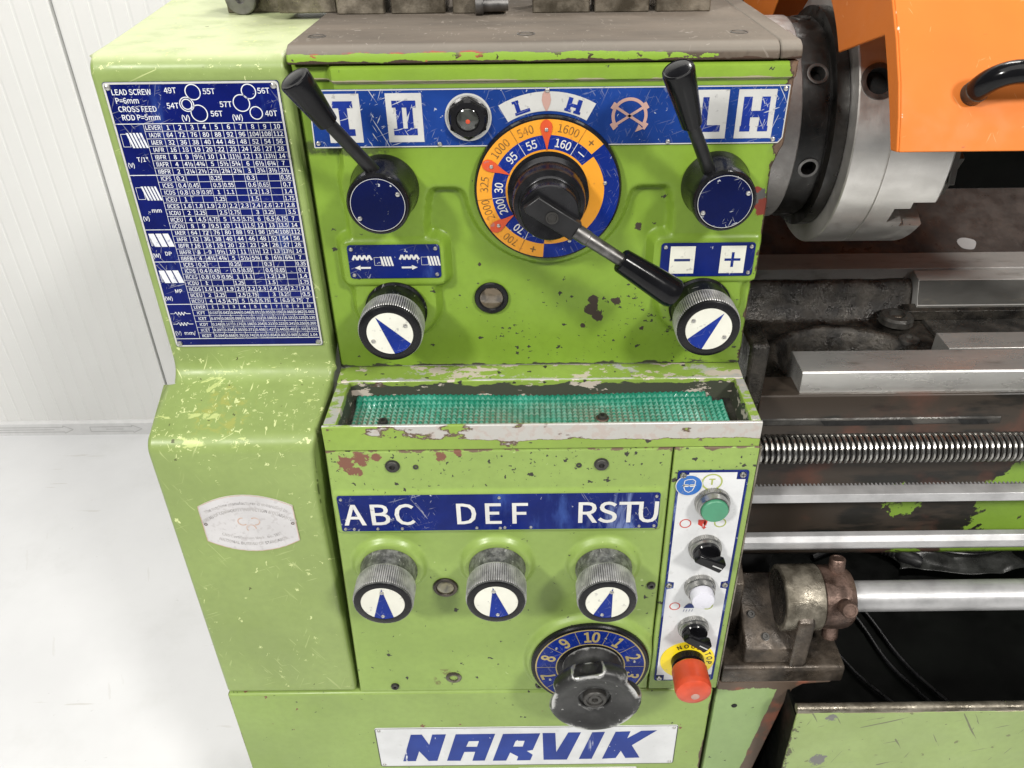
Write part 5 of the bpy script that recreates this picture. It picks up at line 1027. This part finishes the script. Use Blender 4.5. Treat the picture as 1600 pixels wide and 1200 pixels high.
MB().tube(hp, 0.0082, 20).build('handle', MAT['black_plastic'], gsx)
MB().lathe([(0.0085, 0.0005), (0.0085, 0.013), (0.0080, 0.0135)], hf, gn_, 24).build('handle_foot', MAT['brown_cast'], gsx)

# ================================================================== bed, ways and front rods
XE = 1.1
def bar(name, poly, x0, x1, mat, parent=L, bev=0.0006, label=None): return MB().prism(poly, x0, x1, 'x').build(name, MAT[mat], parent, bev, label=label)
# rear flat way and rear prismatic way
bar('rear_way', [(0.272, 1.1), (0.320, 1.1), (0.320, 1.0), (0.276, 1.0)], 0.217, XE, 'way_grey', label='rear flat guide way of the bed')
bar('rear_vee', [(0.2705, 1.094), (0.2705, 1.06), (0.233, 1.06), (0.233, 1.066), (0.246, 1.096), (0.2655, 1.1)], 0.492, XE, 'way_bright', label='bright rear vee way with bevelled end')
bar('vee_front', [(0.2335, 1.0655), (0.2325, 1.062), (0.2315, 1.062), (0.2445, 1.0955), (0.2455, 1.0958)], 0.4925, XE, 'way_dark')
# front vee way
bar('front_way', [(0.0685, 1.1), (0.0735, 1.097), (0.0735, 1.06), (0.034, 1.072), (0.0275, 1.072), (0.0285, 1.0965), (0.0305, 1.0985)], 0.2830, XE, 'way_steel', label='polished front vee way of the bed')
MB().prism([(0.2830, 0.0), (0.2830, 0.001)], 0, 0.001, 'y') if False else None
bar('inner_ledge', [(0.100, 1.083), (0.135, 1.083), (0.135, 1.05), (0.100, 1.05)], 0.470, XE, 'way_steel')
# bed front casting
fr = MB().prism([(0.022, 1.074), (0.06, 1.074), (0.06, 0.838), (0.030, 0.838), (0.020, 0.85), (0.020, 1.045)], 0.240, XE, 'x').build('bed_front', MAT['green_bed'], L, 0.002, label='oily bed front casting, bare near the headstock and green further along')
bar('bed_step', [(0.0205, 1.0465), (0.0185, 1.0445), (0.0185, 1.0385), (0.0205, 1.0365)], 0.245, 0.50, 'grey_cast')
sl_ = MB()
for x0, x1 in ((0.3085, 0.4085), (0.4545, 0.489)): MB().prism([(x0+0.005, 1.0375), (x1, 1.0375), (x1-0.005, 1.0435), (x0, 1.0435)], 0.0190, 0.0181, 'y').build('casting_slot', MAT['void'], fr, smooth=0)
# dark chip well between the ways: lumpy greasy casting
random.seed(3)
def lump(name, x0, x1, y0, y1, zf, nx, ny, mat, label=None, amp=0.003):
    from mathutils import noise as mn
    vs = []; fs = []
    for j in range(ny+1):
        for i in range(nx+1):
            x = x0+(x1-x0)*i/nx; y = y0+(y1-y0)*j/ny; z = zf(x, y)
            z += amp*(mn.noise(Vector((x*40, y*40, 0)))+0.5*mn.noise(Vector((x*110, y*110, 3.0))))
            vs.append((x, y, z))
    for j in range(ny):
        for i in range(nx): fs.append((j*(nx+1)+i, j*(nx+1)+i+1, (j+1)*(nx+1)+i+1, (j+1)*(nx+1)+i))
    return MB().add(vs, fs).build(name, MAT[mat], L, smooth=80, label=label)
def ss(x, a, b): t = min(1, max(0, (x-a)/(b-a))); return t*t*(3-2*t)
def well(x, y):
    z = 1.045+0.040*ss(y, 0.228, 0.262)+0.006*ss(y, 0.245, 0.250)-0.012*ss(y, 0.262, 0.268)
    z = z+0.0*x
    dx, dy = (x-0.375)/0.082, (y-0.125)/0.072; r = math.hypot(dx, dy)
    z -= 0.070*(1-ss(r, 0.72, 1.05)); z += 0.010*math.exp(-((r-1.12)/0.10)**2)
    if x > 0.492: z = min(z, 1.047)
    return z
lump('chip_well', 0.212, 0.75, 0.05, 0.273, well, 130, 64, 'oily_cast', 'greasy black casting between the bed ways', 0.0012)
MB().box(0.217, XE, 0.06, 0.272, 0.90, 0.965).build('well_bottom', MAT['void'], L, smooth=0)
bo = MB().lathe([(0.021, 0), (0.0205, 0.007), (0.018, 0.010), (0.010, 0.0105), (0.0095, 0.004), (0.0004, 0.004)], (0.462, 0.218, 1.0525), (0, 0, 1), 32).build('bed_boss', MAT['grey_cast'], L, label='round greasy boss with a bolt in the chip well')
MB().box(0.4545, 0.4695, 0.2155, 0.2205, 1.0565, 1.0600).build('bolt_slot', MAT['brown_cast'], bo, 0.0008)
b2 = MB().lathe([(0.0125, 0), (0.012, 0.004), (0.010, 0.0055), (0.004, 0.006), (0.0035, 0.003), (0.0003, 0.003)], (0.460, 0.170, 1.051), (0, 0, 1), 28).build('bed_boss', MAT['grey_cast'], L)
MB().box(0.502, XE, 0.136, 0.231, 1.030, 1.0495).build('well_plate', MAT['grey_cast'], L, 0.001)
bar('well_wall', [(0.226, 1.0495), (0.240, 1.0495), (0.240, 1.066), (0.226, 1.062)], 0.4755, XE, 'oily_cast')
MB().box(0.2175, 0.240, 0.020, 0.27, 0.86, 1.090).build('bed_end', MAT['oily_cast'], L, 0.002)
MB().box(0.2175, 0.2370, 0.004, 0.060, 1.075, 1.146).build('headstock_foot', MAT['oily_cast'], L, 0.004)
# rear splash sheet
spg = bar('splash_guard', [(0.322, 1.095), (0.420, 1.152), (0.4215, 1.150), (0.3235, 1.0925)], 0.22, XE+0.2, 'splash_sheet', label='dark splash guard sheet behind the chuck')
bar('upright_sheet', [(0.420, 1.1525), (0.420, 1.75), (0.423, 1.75), (0.423, 1.150)], 0.22, XE+0.2, 'pan_shade_black', spg)  # same sheet, coloured near-black to paint in the guard's shadow
MB().prism([(0.5819+0.013*math.cos(rad(a))*(1+0.18*math.sin(a*0.11)), 0.3375+0.009*math.sin(rad(a))*(1+0.2*math.cos(a*0.07))) for a in range(0, 360, 15)], 0, 0.0001, 'z') if False else None
sp_ = []
for a in range(0, 360, 18):
    u = 0.0125*math.cos(rad(a))*(1+0.10*math.sin(rad(a*3))); v = 0.0105*math.sin(rad(a))*(1+0.12*math.cos(rad(a*2+40))); y = 0.3375+v*0.87; sp_.append((0.592+u, y, 1.1040+(y-0.3375)*0.5816+0.0007))
MB().add(sp_, [tuple(range(len(sp_)))]).build('bare_patch', MAT['tape_grey'], L, smooth=0)
# lead screw: real helical thread, one ridge per turn
lsx0, lsx1, lsy, lsz, rr_ = 0.214, 1.1, -0.030, 1.0445, 0.0152
pitch = 0.00575; n = 32;  vs = []; fs = []; steps = int((lsx1-lsx0)/pitch*12); 
for i in range(steps+1):
    ph = i/12
    for k in range(n):
        a = 2*math.pi*k/n; s_ = (ph-k/n) % 1.0
        r = rr_ if s_ < 0.42 else rr_-0.0036
        if 0.42 <= s_ < 0.52 or s_ >= 0.92: r = rr_-0.0014
        vs.append((lsx0+i*pitch/12, lsy+r*math.cos(a), lsz+r*math.sin(a)))
for i in range(steps):
    for k in range(n): j = (k+1) % n; fs.append((i*n+k, i*n+j, (i+1)*n+j, (i+1)*n+k))
MB().add(vs, fs).build('lead_screw', MAT['screw_steel'], L, smooth=30, label='long threaded steel lead screw')
# rack with teeth along its top rear edge
rk = MB().prism([(-0.030, 0.9720), (-0.030, 0.9830), (-0.0155, 0.9835), (-0.0155, 0.9720)], 0.214, XE, 'x').build('gear_rack', MAT['steel_bright'], L, 0.0004, label='bright gear rack with fine teeth')
tm = MB()
for i in range(150):
    x = 0.214+i*0.0044; tm.add([(x, -0.0155, 0.9722), (x+0.0024, -0.0155, 0.9722), (x+0.0024, -0.0155, 0.9834), (x, -0.0155, 0.9834), (x+0.0006, -0.0120, 0.9722), (x+0.0018, -0.0120, 0.9722), (x+0.0018, -0.0120, 0.9834), (x+0.0006, -0.0120, 0.9834)], [(0,1,5,4),(3,7,6,2),(0,4,7,3),(1,2,6,5),(4,5,6,7)])
o = tm.build('rack_teeth', MAT['steel_bright'], rk, smooth=0); o['kind'] = 'stuff'
bar('feed_shaft', [(-0.030, 0.9055), (-0.0305, 0.9140), (-0.026, 0.9200), (-0.0185, 0.9200), (-0.0140, 0.9140), (-0.0140, 0.9055), (-0.0185, 0.9000), (-0.026, 0.9000)], 0.214, XE, 'steel_bright', L, 0.0008, 'bright hexagonal feed shaft')
# switch rod with bracket and collar
RY, RZ = -0.0450, 0.8455
MB().lathe([(0.0172, 0), (0.0172, 0.8)], (0.30, RY, RZ), (1, 0, 0), 48).build('switch_rod', MAT['steel_bright'], L, label='smooth bright rod leaving the bracket collar')
br = MB().lathe([(0.031, 0.0), (0.0355, 0.0002), (0.0365, 0.0012), (0.0365, 0.0425), (0.0355, 0.0435), (0.02, 0.0436)], (0.2770, RY, RZ), (1, 0, 0), 64).build('rod_bracket', MAT['pale_cast'], L, label='stained cast bracket holding the rod')
MB().lathe([(0.031, 0.0), (0.026, 0.0006), (0.024, -0.0003)], (0.2766, RY, RZ), (1, 0, 0), 48).build('bore', MAT['oily_cast'], br)
MB().prism([(-0.0800, 0.7755), (-0.0800, 0.7960), (-0.0760, 0.8000), (-0.0550, 0.8120), (0.0, 0.84), (0.0, 0.7755)], 0.2400, 0.3060, 'x').build('foot', MAT['brown_cast'], br, 0.0025)
MB().prism([(-0.0865, 0.7755), (-0.0865, 0.8450), (-0.0700, 0.8620), (-0.040, 0.8620), (-0.040, 0.7755)], 0.2900, 0.3085, 'x').build('rib', MAT['brown_cast'], br, 0.003)
for x, y in ((0.2510, -0.045), (0.2640, -0.067)): put('socket_screw', sock4, br, (x, y, 0.8075+0.55*(y+0.063)), (rad(-62), 0, 0))
MB().prism([(-0.040, 0.775), (-0.040, 0.86), (0.0, 0.88), (0.01, 0.775)], 0.2160, 0.2400, 'x').build('side_lug', MAT['brown_cast'], br, 0.002)
co = MB().lathe([(0.0345, 0.0), (0.0352, 0.0008), (0.0352, 0.0230), (0.0335, 0.0300), (0.0300, 0.0345), (0.0172, 0.0350)], (0.3212, RY, RZ), (1, 0, 0), 64).build('rod_collar', MAT['copper_rust'], L, label='coppery collar with three stub pegs')
for a, ln in ((75, 0.049), (150, 0.050), (252, 0.052)):
    d = Vector((0, math.cos(rad(a)), math.sin(rad(a)))); p = Vector((0.3400, RY, RZ))
    MB().lathe([(0.0088, 0.030), (0.0088, ln-0.0015), (0.0078, ln), (0.0060, ln), (0.0055, ln-0.0008)], p, d, 24).build('peg', MAT['copper_rust'], co)
# shelf and pedestal under the bracket
bar('bracket_shelf', [(-0.0862, 0.7500), (-0.0862, 0.7715), (-0.0835, 0.7750), (0.03, 0.7750), (0.03, 0.7500)], 0.2165, 0.3550, 'brown_cast', L, 0.003)
pdm = MB(); vs = []
for y in (-0.0850, 0.03): vs += [(0.2140, y, 0.7495), (0.3450, y, 0.7495), (0.3420, y, 0.7465), (0.3120, y, 0.7440), (0.3020, y, 0.7350), (0.2970, y, 0.7150), (0.2745, y, 0.56), (0.2650, y, 0.0), (0.2140, y, 0.0)]
n = 9; pdm.add(vs, [tuple(range(n)), tuple(range(2*n-1, n-1, -1))]+[(i, (i+1) % n, n+(i+1) % n, n+i) for i in range(n)])
ped = pdm.build('pedestal', MAT['green_pedestal'], L, 0.003, label='pale green pedestal with paint worn to brown metal')
MB().lathe([(0.0034, 0.0001), (0.0034, 0.0006), (0.0026, 0.0008)], (0.2375, -0.0850, 0.7060), (0, -1, 0), 18).build('bolt_hole', MAT['void'], ped)
# chip tray
ct = MB().box(0.2955, XE+0.2, -0.1220, -0.1190, 0.30, 0.7425).build('chip_tray', MAT['green_chip_tray'], L, 0.0008, label='scratched pale green chip tray front')
MB().tube([(0.2955, -0.1165, 0.7445), (0.6, -0.1165, 0.7445), (XE+0.2, -0.1165, 0.7445)], 0.0055, 14).build('rolled_rim', MAT['pale_cast'], ct)
MB().box(0.2955, 0.2985, -0.1190, 0.40, 0.30, 0.735).build('tray_side', MAT['pan_shade_black'], ct, smooth=0)  # side coloured black to paint in the shaded gap beside the pedestal
MB().prism([(-0.118, 0.46), (0.50, 0.50), (0.50, 1.0), (0.503, 1.0), (0.503, 0.497), (-0.118, 0.457)], 0.299, XE+0.2, 'x').build('tray_pan', MAT['pan_shade_black'], ct, smooth=0)
MB().box(0.2165, 0.30, 0.05, 0.50, 0.0, 0.84).build('leg_casting', MAT['void'], L, smooth=0)

# ================================================================== loose things
# spare chuck jaws standing on top
jx = lambda p: -0.2944+(p-360)*0.000633
def jaw_block(p0, p1, label, z0, y0=0.180, dep=0.05, h=0.055, step=0.5, rz=0.0, side=1, notch=0.45):
    w_ = jx(p1)-jx(p0); xc = (jx(p0)+jx(p1))/2
    e = bpy.data.objects.new('chuck_jaw', None); C.objects.link(e); e.location = (xc, y0+dep/2, z0); e.rotation_euler = (0, 0, rad(rz)); e['label'] = label; e['category'] = 'chuck jaw'; e['group'] = 'spare chuck jaws on the headstock'
    d = dep/2
    MB().prism([(-d, 0), (d, 0), (d, h), (d*0.1, h), (d*0.1, h*0.72), (-d*0.45, h*0.72), (-d*0.45, h*notch+0.012), (-d, h*notch+0.012)], -w_/2, w_/2, 'x').build('jaw_body', MAT['jaw_steel'], e, 0.0012)
    MB().lathe([(0.0062, 0), (0.0062, 0.0006), (0.0045, 0.0007), (0.0040, -0.0003)], (0.0, -d*0.72, h*notch+0.012), (0, 0, 1), 20).build('bolt_seat', MAT['steel_dark'], e)
    return e
ZC, ZP = 1.4198, 1.4260
jw = jaw_block(357, 448, 'spare chuck jaw with a round disc against it, on the green cover', ZC, 0.2035, notch=0.7)
jaw_block(457, 543, 'spare chuck jaw straddling the edge of the green cover', ZP, 0.156, rz=2, notch=0.8)
jaw_block(548, 618, 'spare chuck jaw, third from the left on the headstock', ZP, 0.145)
jaw_block(628, 708, 'spare chuck jaw, fourth from the left on the headstock', ZP, 0.145)
jaw_block(719, 797, 'spare chuck jaw with a bolt lying against it, middle of the row', ZP, 0.143, notch=0.8)
jaw_block(836, 920, 'spare chuck jaw right of the wide black gap in the row', ZP, 0.1415, notch=0.75)
jaw_block(927, 1007, 'spare chuck jaw, second from the right on the headstock', ZP, 0.1415)
jaw_block(1017, 1097, 'spare chuck jaw at the right end of the row', ZP, 0.141, notch=0.8)
dk = MB().lathe([(0.0140, 0), (0.0152, 0.001), (0.0152, 0.012), (0.0142, 0.013), (0.0050, 0.0131), (0.0046, 0.008), (0.0003, 0.008)], (-0.2775, 0.2025, ZC+0.0153), (0, -1, 0), 40).build('steel_disc', MAT['steel_dark'], None)
dk['label'] = 'dark round steel disc with centre hole leaning on the leftmost jaw'; dk['category'] = 'steel disc'
bt = MB().lathe([(0.0085, 0), (0.0085, 0.007), (0.006, 0.0075), (0.0055, 0.03)], (-0.0455, 0.133, ZP+0.0088), (0.25, 0.02, 0), 24).build('loose_bolt', MAT['steel_dark'], None)
bt['label'] = 'short steel bolt lying in front of the middle jaw'; bt['category'] = 'bolt'
# cables and a dark plastic bag in the chip pan
def pan_z(y): return 0.46+(y+0.118)*0.0647
def cable(name, pts, r, label, cat):
    P = []; pts = [Vector(p) for p in pts]
    for i in range(len(pts)-1):
        p0 = pts[max(0, i-1)]; p1_ = pts[i]; p2_ = pts[i+1]; p3 = pts[min(len(pts)-1, i+2)]
        for k in range(10):
            t = k/10; P.append(0.5*((2*p1_)+(p2_-p0)*t+(2*p0-5*p1_+4*p2_-p3)*t*t+(3*p1_-p0-3*p2_+p3)*t**3))
    P.append(pts[-1]); o = MB().tube(P, r, 10).build(name, MAT['cable_black'], None); o['label'] = label; o['category'] = cat; return o
zc = lambda y: pan_z(y)+0.006
cable('cable', [(0.545, 0.27, zc(.27)), (0.562, 0.215, zc(.215)), (0.578, 0.158, zc(.158)), (0.606, 0.103, zc(.103)), (0.66, 0.03, zc(.03)), (0.75, -0.06, zc(-.06))], 0.0030, 'black cable curving across the dark pan, the upper of two', 'cable')
cable('cable', [(0.520, 0.27, zc(.27)), (0.540, 0.215, zc(.215)), (0.556, 0.150, zc(.150)), (0.580, 0.103, zc(.103)), (0.63, 0.025, zc(.025)), (0.71, -0.07, zc(-.07))], 0.0030, 'black cable curving across the dark pan, the lower of two', 'cable')
cable('cable', [(0.62, 0.40, zc(.40)), (0.70, 0.36, zc(.36)+.017), (0.78, 0.345, zc(.345)+.020), (0.86, 0.37, zc(.37)+.010)], 0.0030, 'thin black cable lying over the crumpled sheet behind the rod', 'cable')
cable('cable', [(0.46, 0.22, zc(.22)), (0.50, 0.13, zc(.13)), (0.545, 0.07, zc(.07)), (0.60, 0.0, zc(0))], 0.0026, 'faint thin cable beside the rod collar, leftmost in the dark pan', 'cable')
def bagz(x, y):
    from mathutils import noise as mn
    return pan_z(y)+0.012*math.exp(-((x-0.75)/0.08)**2-((y-0.38)/0.05)**2)+0.012*abs(mn.noise(Vector((x*16, y*22, 1.0))))+0.010
bg_v = []; bg_f = []; nb = 46
for j in range(nb+1):
    for i in range(nb+1):
        x = 0.64+0.22*i/nb; y = 0.318+0.11*j/nb; bg_v.append((x+0.006*math.sin(j*0.31), y+0.008*math.sin(i*0.13+1), bagz(x, y)))
for j in range(nb):
    for i in range(nb): bg_f.append((j*(nb+1)+i, j*(nb+1)+i+1, (j+1)*(nb+1)+i+1, (j+1)*(nb+1)+i))
bgm = MB().add(bg_v, bg_f); bgo = bgm.build('plastic_bag', MAT['bag_grey'], None, smooth=60); sol = bgo.modifiers.new('thick', 'SOLIDIFY'); sol.thickness = 0.0015
bgo['label'] = 'crumpled dark grey plastic sheet in the chip pan behind the rod'; bgo['category'] = 'plastic sheet'
plg = cable('power_lead', [(0.50, 0.36, zc(.36)), (0.57, 0.385, zc(.385)+0.004), (0.625, 0.372, zc(.372)+0.006), (0.66, 0.350, zc(.35)+0.008)], 0.0055, 'black power lead with a ribbed plug behind the rod', 'power lead')
pd = Vector((0.035, -0.022, 0.000)).normalized(); p0 = Vector((0.625, 0.372, zc(.372)+0.006))
MB().lathe([(0.0075+0.002*(i % 2), 0.003*i) for i in range(9)]+[(0.012, 0.030), (0.014, 0.034), (0.014, 0.06), (0.010, 0.068)], p0, pd, 20).build('plug', MAT['rubber_black'], plg)
